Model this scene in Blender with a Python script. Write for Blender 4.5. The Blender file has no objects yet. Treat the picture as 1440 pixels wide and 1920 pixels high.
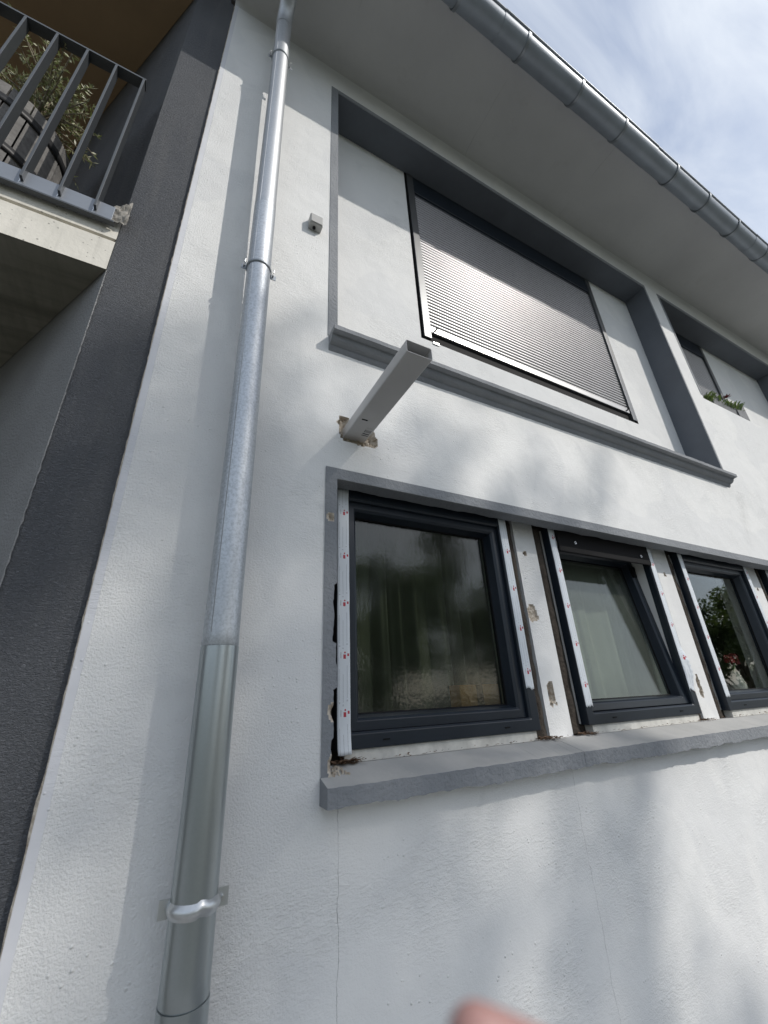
import bpy, bmesh, math, random
import numpy as np
from mathutils import Matrix, Vector, noise as mnoise

random.seed(7)
rng = np.random.default_rng(7)
SC = bpy.context.scene
COL = SC.collection
R = math.radians

# ------------------------------------------------------------------ camera
cam = bpy.data.cameras.new('camera')
cam_o = bpy.data.objects.new('camera', cam)
COL.objects.link(cam_o)
rot = Matrix(((0.885721, -0.15416, -0.437873),
              (-0.462209, -0.380499, -0.800989),
              (-0.04313, 0.911842, -0.40827)))
cam_o.matrix_world = Matrix.Translation((0, -1.5, 1.7)) @ rot.to_4x4()
cam.sensor_fit = 'HORIZONTAL'
cam.sensor_width = 36.0
cam.lens = 36.0 * 781.98 / 1440.0
cam.clip_start = 0.01
cam.clip_end = 2000
cam.dof.use_dof = True
cam.dof.focus_distance = 2.0
cam.dof.aperture_fstop = 4.5
SC.camera = cam_o

# ------------------------------------------------------------------ sky and sun
SUN = Vector((0.78, -1.0, 1.05)).normalized()
elev = math.asin(SUN.z)
world = bpy.data.worlds.new('World')
SC.world = world
world.use_nodes = True
nt = world.node_tree
nt.nodes.clear()
N = nt.nodes.new
out = N('ShaderNodeOutputWorld')
sky = N('ShaderNodeTexSky')
sky.sky_type = 'NISHITA'
sky.sun_disc = False
sky.sun_elevation = elev
sky.sun_rotation = math.atan2(SUN.x, SUN.y)
sky.air_density = 1.0
sky.dust_density = 1.2
sky.ozone_density = 1.2
bg1 = N('ShaderNodeBackground'); bg1.inputs['Strength'].default_value = 0.135
bg2 = N('ShaderNodeBackground'); bg2.inputs['Strength'].default_value = 0.86
bg2.inputs['Color'].default_value = (0.86, 0.92, 1.0, 1)
tc = N('ShaderNodeTexCoord')
mp = N('ShaderNodeMapping')
mp.inputs['Rotation'].default_value = (0.35, 0.2, 0.75)
mp.inputs['Scale'].default_value = (1.0, 3.2, 2.0)
n1 = N('ShaderNodeTexNoise'); n1.inputs['Scale'].default_value = 2.1; n1.inputs['Detail'].default_value = 7
n1.inputs['Roughness'].default_value = 0.55; n1.inputs['Distortion'].default_value = 0.5
cr = N('ShaderNodeValToRGB')
cr.color_ramp.elements[0].position = 0.30; cr.color_ramp.elements[0].color = (0.22, 0.22, 0.22, 1)
cr.color_ramp.elements[1].position = 0.66; cr.color_ramp.elements[1].color = (0.95, 0.95, 0.95, 1)
mx = N('ShaderNodeMixShader')
nt.links.new(tc.outputs['Generated'], mp.inputs['Vector'])
nt.links.new(mp.outputs['Vector'], n1.inputs['Vector'])
nt.links.new(n1.outputs['Fac'], cr.inputs['Fac'])
nt.links.new(sky.outputs['Color'], bg1.inputs['Color'])
nt.links.new(cr.outputs['Color'], mx.inputs['Fac'])
nt.links.new(bg1.outputs[0], mx.inputs[1])
nt.links.new(bg2.outputs[0], mx.inputs[2])
nt.links.new(mx.outputs[0], out.inputs['Surface'])

sun = bpy.data.lights.new('sun', 'SUN')
sun.energy = 2.25
sun.angle = R(0.53)
sun.color = (1.0, 0.95, 0.88)
sun_o = bpy.data.objects.new('sun', sun)
COL.objects.link(sun_o)
sun_o.location = (8, -12, 14)
sun_o.rotation_euler = (-SUN).to_track_quat('-Z', 'Y').to_euler()

SC.view_settings.view_transform = 'Standard'
SC.view_settings.look = 'None'
SC.view_settings.exposure = 0.28
SC.view_settings.gamma = 1.0
SC.render.engine = 'CYCLES'
SC.cycles.use_denoising = True
SC.cycles.max_bounces = 8
SC.cycles.transparent_max_bounces = 12
SC.cycles.caustics_reflective = False
SC.cycles.caustics_refractive = False
SC.cycles.sample_clamp_indirect = 6.0


# ================================================================== materials
class NT:
    def __init__(s, name):
        s.m = bpy.data.materials.new(name); s.m.use_nodes = True
        s.t = s.m.node_tree; s.t.nodes.clear()
        s.out = s.n('ShaderNodeOutputMaterial')
    def n(s, typ, **kw):
        nd = s.t.nodes.new(typ)
        for k, v in kw.items():
            if k in nd.inputs.keys():
                nd.inputs[k].default_value = v
            else:
                setattr(nd, k, v)
        return nd
    def l(s, a, b): s.t.links.new(a, b)
    def coord(s, kind='Object', scale=(1, 1, 1), rot=(0, 0, 0)):
        tc = s.n('ShaderNodeTexCoord'); mp = s.n('ShaderNodeMapping')
        mp.inputs['Scale'].default_value = scale; mp.inputs['Rotation'].default_value = rot
        s.l(tc.outputs[kind], mp.inputs['Vector']); return mp.outputs['Vector']
    def noise(s, vec, scale, detail=3, rough=0.5, dist=0.0):
        nd = s.n('ShaderNodeTexNoise')
        nd.inputs['Scale'].default_value = scale; nd.inputs['Detail'].default_value = detail
        nd.inputs['Roughness'].default_value = rough; nd.inputs['Distortion'].default_value = dist
        s.l(vec, nd.inputs['Vector']); return nd.outputs['Fac']
    def ramp(s, fac, p0, p1, c0=(0, 0, 0, 1), c1=(1, 1, 1, 1)):
        r = s.n('ShaderNodeValToRGB')
        e = r.color_ramp.elements
        e[0].position = p0; e[1].position = p1; e[0].color = c0; e[1].color = c1
        s.l(fac, r.inputs['Fac']); return r.outputs['Color']
    def math(s, op, a, b=None, clamp=False):
        nd = s.n('ShaderNodeMath'); nd.operation = op; nd.use_clamp = clamp
        for i, x in enumerate((a, b)):
            if x is None: continue
            if isinstance(x, (int, float)): nd.inputs[i].default_value = x
            else: s.l(x, nd.inputs[i])
        return nd.outputs[0]
    def mix(s, fac, a, b, typ='MIX'):
        nd = s.n('ShaderNodeMix'); nd.data_type = 'RGBA'; nd.blend_type = typ
        if isinstance(fac, (int, float)): nd.inputs[0].default_value = fac
        else: s.l(fac, nd.inputs[0])
        for i, x in ((6, a), (7, b)):
            if isinstance(x, tuple): nd.inputs[i].default_value = x if len(x) == 4 else x + (1,)
            else: s.l(x, nd.inputs[i])
        return nd.outputs[2]
    def bump(s, h, strength, dist, prev=None):
        b = s.n('ShaderNodeBump'); b.inputs['Strength'].default_value = strength
        b.inputs['Distance'].default_value = dist
        s.l(h, b.inputs['Height'])
        if prev is not None: s.l(prev, b.inputs['Normal'])
        return b.outputs['Normal']
    def bsdf(s, color, rough=0.6, metal=0.0, normal=None, spec=0.5, coat=0.0):
        p = s.n('ShaderNodeBsdfPrincipled')
        for k, x in (('Base Color', color), ('Roughness', rough), ('Metallic', metal), ('Specular IOR Level', spec), ('Coat Weight', coat)):
            if isinstance(x, tuple): p.inputs[k].default_value = x if len(x) == 4 else x + (1,)
            elif isinstance(x, (int, float)): p.inputs[k].default_value = x
            else: s.l(x, p.inputs[k])
        if normal is not None: s.l(normal, p.inputs['Normal'])
        s.l(p.outputs[0], s.out.inputs['Surface'])
        return p


def simple(name, col, rough=0.6, metal=0.0, var=0.12, vscale=6, bscale=None, bstr=0.3, bdist=0.002, spec=0.5, coat=0.0):
    t = NT(name); v = t.coord()
    n = t.noise(v, vscale, 4, 0.6)
    a = tuple(c * (1 - var) for c in col); b = tuple(min(1, c * (1 + var)) for c in col)
    c = t.mix(t.ramp(n, 0.3, 0.7), a, b)
    nm = None
    if bscale: nm = t.bump(t.noise(v, bscale, 3, 0.55), bstr, bdist)
    t.bsdf(c, rough, metal, nm, spec, coat)
    return t.m


def m_white_plaster():
    t = NT('white_plaster'); v = t.coord()
    big = t.noise(v, 0.9, 4, 0.6)
    mid = t.noise(v, 5.0, 5, 0.6, 0.6)
    col = t.mix(t.ramp(big, 0.3, 0.7), (0.74, 0.745, 0.74), (0.80, 0.80, 0.785))
    col = t.mix(t.ramp(mid, 0.55, 0.85), col, (0.68, 0.685, 0.68))
    # vertical runs of faint dirt
    vs = t.coord(scale=(9, 1, 0.7))
    run = t.noise(vs, 1.6, 5, 0.6)
    col = t.mix(t.math('MULTIPLY', t.ramp(run, 0.6, 0.9), 0.35), col, (0.60, 0.61, 0.60))
    pt = t.ramp(t.noise(v, 1.35, 2, 0.4, 0.3), 0.515, 0.535)
    col = t.mix(t.math('MULTIPLY', pt, 0.45), col, (0.69, 0.697, 0.70))
    # hairline cracks below the lower window sill
    sep = t.n('ShaderNodeSeparateXYZ'); t.l(v, sep.inputs[0])
    wob = t.noise(v, 9, 3, 0.6)
    wobx = t.math('ADD', t.math('MULTIPLY', t.math('SUBTRACT', wob, 0.5), 0.035), t.math('MULTIPLY', t.math('SUBTRACT', t.noise(v, 60, 3, 0.6), 0.5), 0.006))
    masks = []
    for cx, w in ((0.602, 0.0010), (1.685, 0.0008)):
        d = t.math('ABSOLUTE', t.math('SUBTRACT', t.math('ADD', sep.outputs['X'], wobx), cx))
        mk = t.math('LESS_THAN', d, t.math('MULTIPLY', t.math('SUBTRACT', t.noise(v, 17, 3, 0.7), 0.24), w * 2.7))
        masks.append(t.math('MULTIPLY', mk, t.math('LESS_THAN', sep.outputs['Z'], 1.40)))
    crack = t.math('ADD', masks[0], masks[1], True)
    col = t.mix(t.math('MULTIPLY', crack, 0.75), col, (0.22, 0.215, 0.21))
    col = t.mix(t.math('LESS_THAN', sep.outputs['X'], -0.170), col, (0.62, 0.63, 0.66))
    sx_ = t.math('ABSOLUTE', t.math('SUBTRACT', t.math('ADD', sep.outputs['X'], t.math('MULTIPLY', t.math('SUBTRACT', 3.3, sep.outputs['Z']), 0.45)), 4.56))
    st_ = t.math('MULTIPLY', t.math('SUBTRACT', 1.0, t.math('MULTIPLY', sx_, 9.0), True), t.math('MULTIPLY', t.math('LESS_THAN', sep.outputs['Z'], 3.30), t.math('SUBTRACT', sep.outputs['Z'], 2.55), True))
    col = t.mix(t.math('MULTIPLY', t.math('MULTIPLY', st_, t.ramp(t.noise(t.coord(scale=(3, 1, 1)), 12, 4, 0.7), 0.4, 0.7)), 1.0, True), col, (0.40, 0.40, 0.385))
    # relief: grain, trowel drag, pimples
    grain = t.noise(v, 140, 4, 0.68)
    vt = t.coord(scale=(1, 1, 2.6), rot=(0, R(25), 0))
    trow = t.noise(vt, 34, 5, 0.66, 0.5)
    patch = t.ramp(t.noise(v, 1.7, 3, 0.5), 0.38, 0.62)
    # rougher coat on the strip left of the downpipe, smoother to the right
    left = t.math('SUBTRACT', 1.0, t.math('MULTIPLY', t.math('ADD', sep.outputs['X'], 0.2), 1.2), True)
    gsc = t.math('ADD', t.math('MULTIPLY', patch, 0.45), t.math('MULTIPLY', left, 0.55))
    gsc = t.math('ADD', gsc, 0.18)
    bead = t.math('GREATER_THAN', sep.outputs['X'], -0.170)
    h = t.math('MULTIPLY', t.math('MULTIPLY', grain, gsc), bead)
    nm = t.bump(h, 0.75, 0.0075)
    tr = t.math('MULTIPLY', t.ramp(trow, 0.45, 0.75), t.ramp(t.noise(v, 2.3, 3), 0.46, 0.72))
    nm = t.bump(tr, 0.5, 0.006, nm)
    vo = t.n('ShaderNodeTexVoronoi'); vo.inputs['Scale'].default_value = 34; t.l(v, vo.inputs['Vector'])
    pim = t.math('MULTIPLY', t.ramp(vo.outputs['Distance'], 0.06, 0.16, (1, 1, 1, 1), (0, 0, 0, 1)), t.ramp(t.noise(v, 3.1, 2), 0.5, 0.62))
    nm = t.bump(pim, 0.55, 0.005, nm)
    nm = t.bump(t.noise(v, 6, 3, 0.5), 0.35, 0.02, nm)
    t.bsdf(col, 0.85, 0, nm, 0.25)
    return t.m


def m_grey_paint():
    t = NT('grey_trim_paint'); v = t.coord()
    col = t.mix(t.ramp(t.noise(v, 3, 4), 0.3, 0.7), (0.205, 0.218, 0.235), (0.26, 0.272, 0.288))
    col = t.mix(t.math('MULTIPLY', t.ramp(t.noise(v, 22, 5, 0.7), 0.6, 0.8), 0.5), col, (0.28, 0.295, 0.31))
    nm = t.bump(t.noise(v, 60, 4, 0.65), 0.8, 0.008)
    nm = t.bump(t.noise(v, 14, 3, 0.5), 0.4, 0.012, nm)
    t.bsdf(col, 0.7, 0, nm, 0.3)
    return t.m


def m_sill_top():
    t = NT('dusty_sill_paint'); v = t.coord()
    col = t.mix(t.ramp(t.noise(v, 4, 5, 0.6), 0.3, 0.7), (0.36, 0.36, 0.35), (0.45, 0.445, 0.43))
    col = t.mix(t.ramp(t.noise(v, 30, 4, 0.7), 0.64, 0.72), col, (0.46, 0.46, 0.44))
    nm = t.bump(t.noise(v, 40, 4, 0.6), 0.25, 0.003)
    t.bsdf(col, 0.75, 0, nm, 0.3)
    return t.m


def m_charcoal():
    t = NT('charcoal_scratch_plaster'); v = t.coord()
    col = t.mix(t.ramp(t.noise(v, 2.2, 4), 0.3, 0.7), (0.115, 0.123, 0.138), (0.145, 0.151, 0.162))
    run = t.noise(t.coord(scale=(7, 1, 0.6)), 1.8, 5, 0.65)
    col = t.mix(t.math('MULTIPLY', t.ramp(run, 0.5, 0.8), 0.5), col, (0.20, 0.20, 0.20))
    vw = t.coord(scale=(1.0, 1.0, 2.4))
    nm = t.bump(t.noise(vw, 85, 3, 0.62, 1.2), 1.0, 0.018)
    t.bsdf(col, 0.8, 0, nm, 0.35)
    return t.m


def m_concrete(name, a, b, pores=True, boards=False):
    t = NT(name); v = t.coord()
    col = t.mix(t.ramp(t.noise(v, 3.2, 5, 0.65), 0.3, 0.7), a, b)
    if pores:
        vo = t.n('ShaderNodeTexVoronoi'); vo.inputs['Scale'].default_value = 42; t.l(v, vo.inputs['Vector'])
        keep = t.ramp(t.noise(v, 38, 1), 0.46, 0.50)
        pm = t.math('MULTIPLY', t.ramp(vo.outputs['Distance'], 0.10, 0.17, (1, 1, 1, 1), (0, 0, 0, 1)), keep)
        col = t.mix(t.math('MULTIPLY', pm, 0.8), col, tuple(c * 0.3 for c in a))
    if boards:
        vb = t.coord(scale=(0.7, 9, 1))
        col = t.mix(t.math('MULTIPLY', t.ramp(t.noise(vb, 2.2, 4), 0.45, 0.7), 0.6), col, tuple(c * 0.55 for c in a))
    run = t.noise(t.coord(scale=(10, 1, 0.8)), 2.0, 5, 0.65)
    col = t.mix(t.math('MULTIPLY', t.ramp(run, 0.5, 0.75), 0.4), col, tuple(c * 0.6 for c in a))
    nm = t.bump(t.noise(v, 55, 4, 0.6), 0.45, 0.004)
    t.bsdf(col, 0.8, 0, nm, 0.3)
    return t.m


def m_zinc(name, bright, spangle, rough0, rough1, streak=0.3):
    t = NT(name); v = t.coord()
    vo = t.n('ShaderNodeTexVoronoi'); vo.inputs['Scale'].default_value = 70; t.l(v, vo.inputs['Vector'])
    n = t.noise(v, 110, 5, 0.72)
    n2 = t.noise(t.coord(scale=(1, 1, 0.25)), 16, 4, 0.6)
    dk = tuple(c * 0.62 for c in bright)
    col = t.mix(t.math('MULTIPLY', t.ramp(n, 0.44, 0.62), spangle), bright, dk)
    col = t.mix(t.math('MULTIPLY', t.ramp(n2, 0.5, 0.75), streak), col, tuple(c * 0.7 for c in bright))
    rg = t.math('ADD', t.math('MULTIPLY', n, rough1 - rough0), rough0)
    nm = t.bump(t.noise(t.coord(scale=(1, 1, 0.12)), 26, 2), 0.10, 0.004)
    t.bsdf(col, rg, 0.85, nm)
    return t.m


def m_glass(name, tint, rough=0.0, haze=0.0, hazecol=(0.2, 0.21, 0.18), bump=False):
    t = NT(name)
    tr = t.n('ShaderNodeBsdfTransparent'); tr.inputs['Color'].default_value = tint + (1,)
    gl = t.n('ShaderNodeBsdfGlossy'); gl.inputs['Roughness'].default_value = rough
    gl.inputs['Color'].default_value = (0.95, 0.97, 0.98, 1)
    fr = t.n('ShaderNodeLayerWeight'); fr.inputs['Blend'].default_value = 0.5
    if bump:
        nm = t.bump(t.noise(t.coord(scale=(1, 1, 0.9)), 75, 2, 0.5), 0.16, 0.0022)
        nm = t.bump(t.noise(t.coord(), 7, 2, 0.5), 0.10, 0.010, nm)
        t.l(nm, gl.inputs['Normal']); t.l(nm, fr.inputs['Normal'])
    base = tr.outputs[0]
    if haze:
        df = t.n('ShaderNodeBsdfDiffuse'); df.inputs['Color'].default_value = hazecol + (1,)
        ms = t.n('ShaderNodeMixShader'); ms.inputs[0].default_value = haze
        t.l(tr.outputs[0], ms.inputs[1]); t.l(df.outputs[0], ms.inputs[2]); base = ms.outputs[0]
    mx = t.n('ShaderNodeMixShader')
    fac = t.math('ADD', t.math('MULTIPLY', t.math('POWER', fr.outputs['Facing'], 5.0), 0.95), 0.045, True)
    t.l(fac, mx.inputs[0]); t.l(base, mx.inputs[1]); t.l(gl.outputs[0], mx.inputs[2])
    t.l(mx.outputs[0], t.out.inputs['Surface'])
    return t.m


def m_tape():
    t = NT('printed_protective_tape')
    tc = t.n('ShaderNodeTexCoord'); sep = t.n('ShaderNodeSeparateXYZ'); t.l(tc.outputs['UV'], sep.inputs[0])
    u, w = sep.outputs['X'], sep.outputs['Y']        # metres across / along
    def band(x, a, b): return t.math('MULTIPLY', t.math('GREATER_THAN', x, a), t.math('LESS_THAN', x, b))
    ph = t.math('FRACT', t.math('DIVIDE', w, 0.205))
    red = t.math('MULTIPLY', band(ph, 0.02, 0.10), band(u, 0.026, 0.037))
    red = t.math('ADD', red, t.math('MULTIPLY', band(ph, 0.07, 0.12), band(u, 0.043, 0.051)))
    dx = t.math('SUBTRACT', u, 0.033); dy = t.math('MULTIPLY', t.math('SUBTRACT', ph, 0.135), 0.205)
    dot = t.math('LESS_THAN', t.math('ADD', t.math('MULTIPLY', dx, dx), t.math('MULTIPLY', dy, dy)), 0.0000125)
    red = t.math('ADD', red, dot, True)
    chars = t.math('LESS_THAN', t.math('FRACT', t.math('DIVIDE', w, 0.0042)), 0.66)
    ln = None
    for a, p0, p1 in ((0.009, 0.30, 0.84), (0.024, 0.26, 0.74), (0.041, 0.34, 0.90)):
        b = t.math('MULTIPLY', band(u, a, a + 0.0022), band(ph, p0, p1))
        sq = t.math('MULTIPLY', band(u, a - 0.002, a + 0.0035), band(ph, p0 - 0.06, p0 - 0.035))
        b = t.math('ADD', b, sq)
        ln = b if ln is None else t.math('ADD', ln, b, True)
    ln = t.math('MULTIPLY', ln, chars)
    hd = t.math('MULTIPLY', band(u, 0.014, 0.017), band(ph, 0.03, 0.14))
    ln = t.math('ADD', ln, hd, True)
    col = t.mix(t.math('MULTIPLY', ln, 0.62), (0.66, 0.70, 0.74), (0.16, 0.17, 0.20))
    col = t.mix(red, col, (0.42, 0.03, 0.05))
    v = t.coord()
    nm = t.bump(t.noise(v, 30, 2), 0.2, 0.003)
    t.bsdf(col, 0.38, 0, nm, 0.5)
    return t.m


def m_leaf(name, a, b, trans=0.35):
    t = NT(name)
    g = t.n('ShaderNodeNewGeometry')
    col = t.mix(g.outputs['Random Per Island'], a, b)
    df = t.n('ShaderNodeBsdfPrincipled'); t.l(col, df.inputs['Base Color']); df.inputs['Roughness'].default_value = 0.45
    tl = t.n('ShaderNodeBsdfTranslucent'); t.l(t.mix(0.5, col, (0.35, 0.5, 0.08)), tl.inputs['Color'])
    ms = t.n('ShaderNodeMixShader'); ms.inputs[0].default_value = trans
    t.l(df.outputs[0], ms.inputs[1]); t.l(tl.outputs[0], ms.inputs[2])
    t.l(ms.outputs[0], t.out.inputs['Surface'])
    return t.m


def m_masonry():
    t = NT('exposed_masonry'); v = t.coord()
    col = t.mix(t.ramp(t.noise(v, 40, 4, 0.7), 0.3, 0.7), (0.30, 0.24, 0.18), (0.66, 0.61, 0.53))
    nm = t.bump(t.noise(v, 90, 4, 0.7), 1.0, 0.006)
    t.bsdf(col, 0.9, 0, nm, 0.2)
    return t.m


def m_sticker():
    t = NT('printed_sticker'); v = t.coord()
    sep = t.n('ShaderNodeSeparateXYZ'); t.l(v, sep.inputs[0])
    def band(x, a, b): return t.math('MULTIPLY', t.math('GREATER_THAN', x, a), t.math('LESS_THAN', x, b))
    y = sep.outputs['Y']
    k = t.math('ADD', band(y, -0.055, -0.047), band(y, -0.041, -0.035))
    k = t.math('ADD', k, t.math('MULTIPLY', band(y, -0.082, -0.062), t.math('LESS_THAN', t.math('FRACT', t.math('MULTIPLY', sep.outputs['X'], 240)), 0.5)), True)
    t.bsdf(t.mix(k, (0.5, 0.5, 0.49), (0.03, 0.03, 0.035)), 0.5)
    return t.m


def m_soffit():
    t = NT('soffit_paint'); v = t.coord()
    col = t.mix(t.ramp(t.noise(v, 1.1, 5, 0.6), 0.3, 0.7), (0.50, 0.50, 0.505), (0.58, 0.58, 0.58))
    sep = t.n('ShaderNodeSeparateXYZ'); t.l(v, sep.inputs[0])
    wob = t.math('MULTIPLY', t.noise(v, 5, 3, 0.6), 0.03)
    fr_ = t.math('FRACT', t.math('DIVIDE', t.math('ADD', sep.outputs['X'], wob), 1.25))
    ln = t.math('MULTIPLY', t.math('LESS_THAN', t.math('ABSOLUTE', t.math('SUBTRACT', fr_, 0.5)), 0.0018), t.ramp(t.noise(v, 3.3, 3), 0.46, 0.62))
    col = t.mix(t.math('MULTIPLY', ln, 0.5), col, (0.30, 0.30, 0.30))
    col = t.mix(t.math('MULTIPLY', t.ramp(t.noise(v, 7, 5, 0.7), 0.58, 0.8), 0.4), col, (0.42, 0.415, 0.40))
    t.bsdf(col, 0.9, 0, t.bump(t.noise(v, 24, 4, 0.6), 0.3, 0.006), 0.25)
    return t.m


MT = {
    'dusty': m_glass('dusty_window_glass', (0.90, 0.93, 0.90), 0.0, 0.05, (0.50, 0.55, 0.49)),
    'reveal': simple('shade_darkened_reveal_paint', (0.125, 0.138, 0.160), 0.75, 0, 0.08, 4, 70, 0.3, 0.003),  # trim grey darkened, shade of the recess put into the colour
    'plaster': m_white_plaster(),
    'grey': m_grey_paint(),
    'silltop': m_sill_top(),
    'soffit': m_soffit(),
    'charcoal': m_charcoal(),
    'sidegrey': simple('side_grey_plaster', (0.25, 0.25, 0.25), 0.9, 0, 0.12, 3, 110, 0.9, 0.009),
    'concrete': m_concrete('pale_concrete', (0.60, 0.58, 0.52), (0.74, 0.71, 0.64)),
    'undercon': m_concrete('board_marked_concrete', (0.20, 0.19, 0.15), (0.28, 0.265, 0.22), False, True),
    'brown': simple('brown_soffit_boards', (0.26, 0.185, 0.11), 0.75, 0, 0.12, 2.0, 40, 0.15, 0.002),
    'rail': simple('grey_coated_steel', (0.075, 0.082, 0.09), 0.42, 0.25, 0.1, 8),
    'railplate': simple('grey_flashing_sheet', (0.24, 0.26, 0.29), 0.42, 0.4, 0.08, 5),
    'zinc_old': m_zinc('weathered_zinc', (0.52, 0.55, 0.58), 0.6, 0.40, 0.62, 0.45),
    'zinc_mid': m_zinc('zinc_upper_pipe', (0.47, 0.49, 0.51), 0.22, 0.42, 0.60, 0.30),
    'zinc_new': m_zinc('smooth_new_zinc', (0.37, 0.405, 0.415), 0.08, 0.26, 0.38, 0.25),
    'zinc_bright': m_zinc('bright_clamp_zinc', (0.55, 0.57, 0.58), 0.1, 0.28, 0.4, 0.15),
    'gutter': simple('slate_grey_gutter_zinc', (0.30, 0.335, 0.38), 0.42, 0.25, 0.10, 5),
    'gutterstrap': m_zinc('gutter_strap_zinc', (0.30, 0.325, 0.35), 0.15, 0.4, 0.55, 0.3),
    'frame': simple('anthracite_frame_foil', (0.015, 0.021, 0.030), 0.28, 0, 0.08, 4, 400, 0.05, 0.001, 0.35),
    'alu': simple('anthracite_guide_rail', (0.16, 0.165, 0.17), 0.36, 0.75, 0.06, 6),
    'slat': simple('anthracite_shutter_slat', (0.27, 0.27, 0.275), 0.41, 0.8, 0.05, 3, None, 0, 0, 0.8),
    'bar': simple('shutter_bottom_bar', (0.42, 0.42, 0.42), 0.34, 0.8, 0.06, 5),
    'black': simple('black_rubber_and_slat_shade', (0.006, 0.006, 0.007), 0.7, 0, 0.1, 10, None, 0, 0, 0.15),
    'foam': simple('brown_joint_foam', (0.045, 0.036, 0.028), 0.95, 0, 0.45, 16, 55, 0.9, 0.012),
    'tape': m_tape(),
    'glass': m_glass('clear_window_glass', (0.92, 0.94, 0.92)),
    'obscure': m_glass('textured_obscure_glass', (0.66, 0.69, 0.64), 0.07, 0.02, (0.16, 0.17, 0.14), True),
    'whitepvc': simple('white_pvc', (0.72, 0.72, 0.70), 0.4, 0, 0.06, 5),
    'dirtypvc': simple('dirty_white_pvc', (0.58, 0.57, 0.53), 0.6, 0, 0.22, 14),
    'duct': simple('off_white_plastic_duct', (0.52, 0.51, 0.50), 0.42, 0, 0.05, 6, 30, 0.06, 0.002),
    'box': simple('grey_plastic_box', (0.40, 0.40, 0.39), 0.55, 0, 0.1, 20),
    'masonry': m_masonry(),
    'dark': simple('dark_interior', (0.02, 0.02, 0.02), 0.9),
    'room': simple('room_wall_paint', (0.34, 0.34, 0.32), 0.9, 0, 0.06, 2),
    'curtain1': simple('olive_grey_curtain', (0.165, 0.172, 0.14), 0.9, 0, 0.12, 5, 120, 0.3, 0.002),
    'curtain2': simple('sage_grey_sheer_curtain', (0.135, 0.148, 0.125), 0.9, 0, 0.08, 6),
    'cardboard': simple('brown_cardboard', (0.55, 0.29, 0.11), 0.8, 0, 0.15, 9),
    'ceramic': simple('white_ceramic', (0.34, 0.34, 0.32), 0.3, 0, 0.15, 12),
    'rose': simple('red_rose_petals', (0.20, 0.010, 0.018), 0.6, 0, 0.45, 60),
    'stem': simple('green_stem', (0.04, 0.10, 0.03), 0.6),
    'planter': simple('grey_wicker_planter', (0.13, 0.135, 0.14), 0.6, 0, 0.2, 30, 160, 0.6, 0.004),
    'soil': simple('dark_soil', (0.03, 0.022, 0.016), 0.95, 0, 0.3, 30, 90, 0.8, 0.01),
    'redflower': simple('dark_red_flower', (0.22, 0.02, 0.03), 0.6, 0, 0.3, 40),
    'barrelwood': simple('weathered_barrel_wood', (0.16, 0.155, 0.15), 0.8, 0, 0.35, 24, 60, 0.5, 0.004),
    'hoop': simple('black_iron_hoop', (0.02, 0.02, 0.022), 0.5, 0.3, 0.2, 10),
    'bark': simple('grey_bark', (0.16, 0.13, 0.10), 0.9, 0, 0.35, 14, 40, 0.9, 0.02),
    'olivebark': simple('olive_bark', (0.26, 0.22, 0.16), 0.85, 0, 0.3, 30, 60, 0.6, 0.006),
    'olive': m_leaf('olive_leaves', (0.16, 0.17, 0.08), (0.50, 0.50, 0.33), 0.2),
    'boxplant': m_leaf('box_plant_leaves', (0.05, 0.09, 0.03), (0.10, 0.15, 0.06), 0.25),
    'leaf': m_leaf('tree_leaves', (0.035, 0.065, 0.018), (0.075, 0.11, 0.03), 0.3),
    'debris': simple('dry_leaf_debris', (0.14, 0.085, 0.05), 0.9, 0, 0.5, 60),
    'membrane': simple('grey_beige_membrane', (0.24, 0.225, 0.20), 0.6, 0, 0.2, 12, 30, 0.5, 0.006),
    'skin': None, 'nail': None,
    'ground': simple('grass_and_gravel', (0.085, 0.09, 0.07), 0.95, 0, 0.35, 0.8, 30, 0.6, 0.02),
    'paving': simple('concrete_paving', (0.29, 0.29, 0.29), 0.9, 0, 0.15, 2.5, 60, 0.3, 0.003),
    'roof': simple('grey_roof_tiles', (0.10, 0.09, 0.085), 0.8, 0, 0.2, 4),
    'sticker': m_sticker(),
    'screw': simple('bright_screw_steel', (0.55, 0.56, 0.57), 0.3, 0.95),
}


def m_skin():
    t = NT('finger_skin'); v = t.coord()
    col = t.mix(t.ramp(t.noise(v, 60, 4, 0.6), 0.3, 0.7), (0.36, 0.20, 0.18), (0.42, 0.25, 0.23))
    p = t.bsdf(col, 0.5, 0, t.bump(t.noise(v, 700, 3), 0.2, 0.0004))
    p.inputs['Subsurface Weight'].default_value = 0.15
    p.inputs['Subsurface Radius'].default_value = (0.004, 0.0015, 0.001)
    return t.m
MT['skin'] = m_skin()
MT['nail'] = simple('pale_fingernail', (0.50, 0.39, 0.33), 0.3, 0, 0.05, 100)


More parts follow.
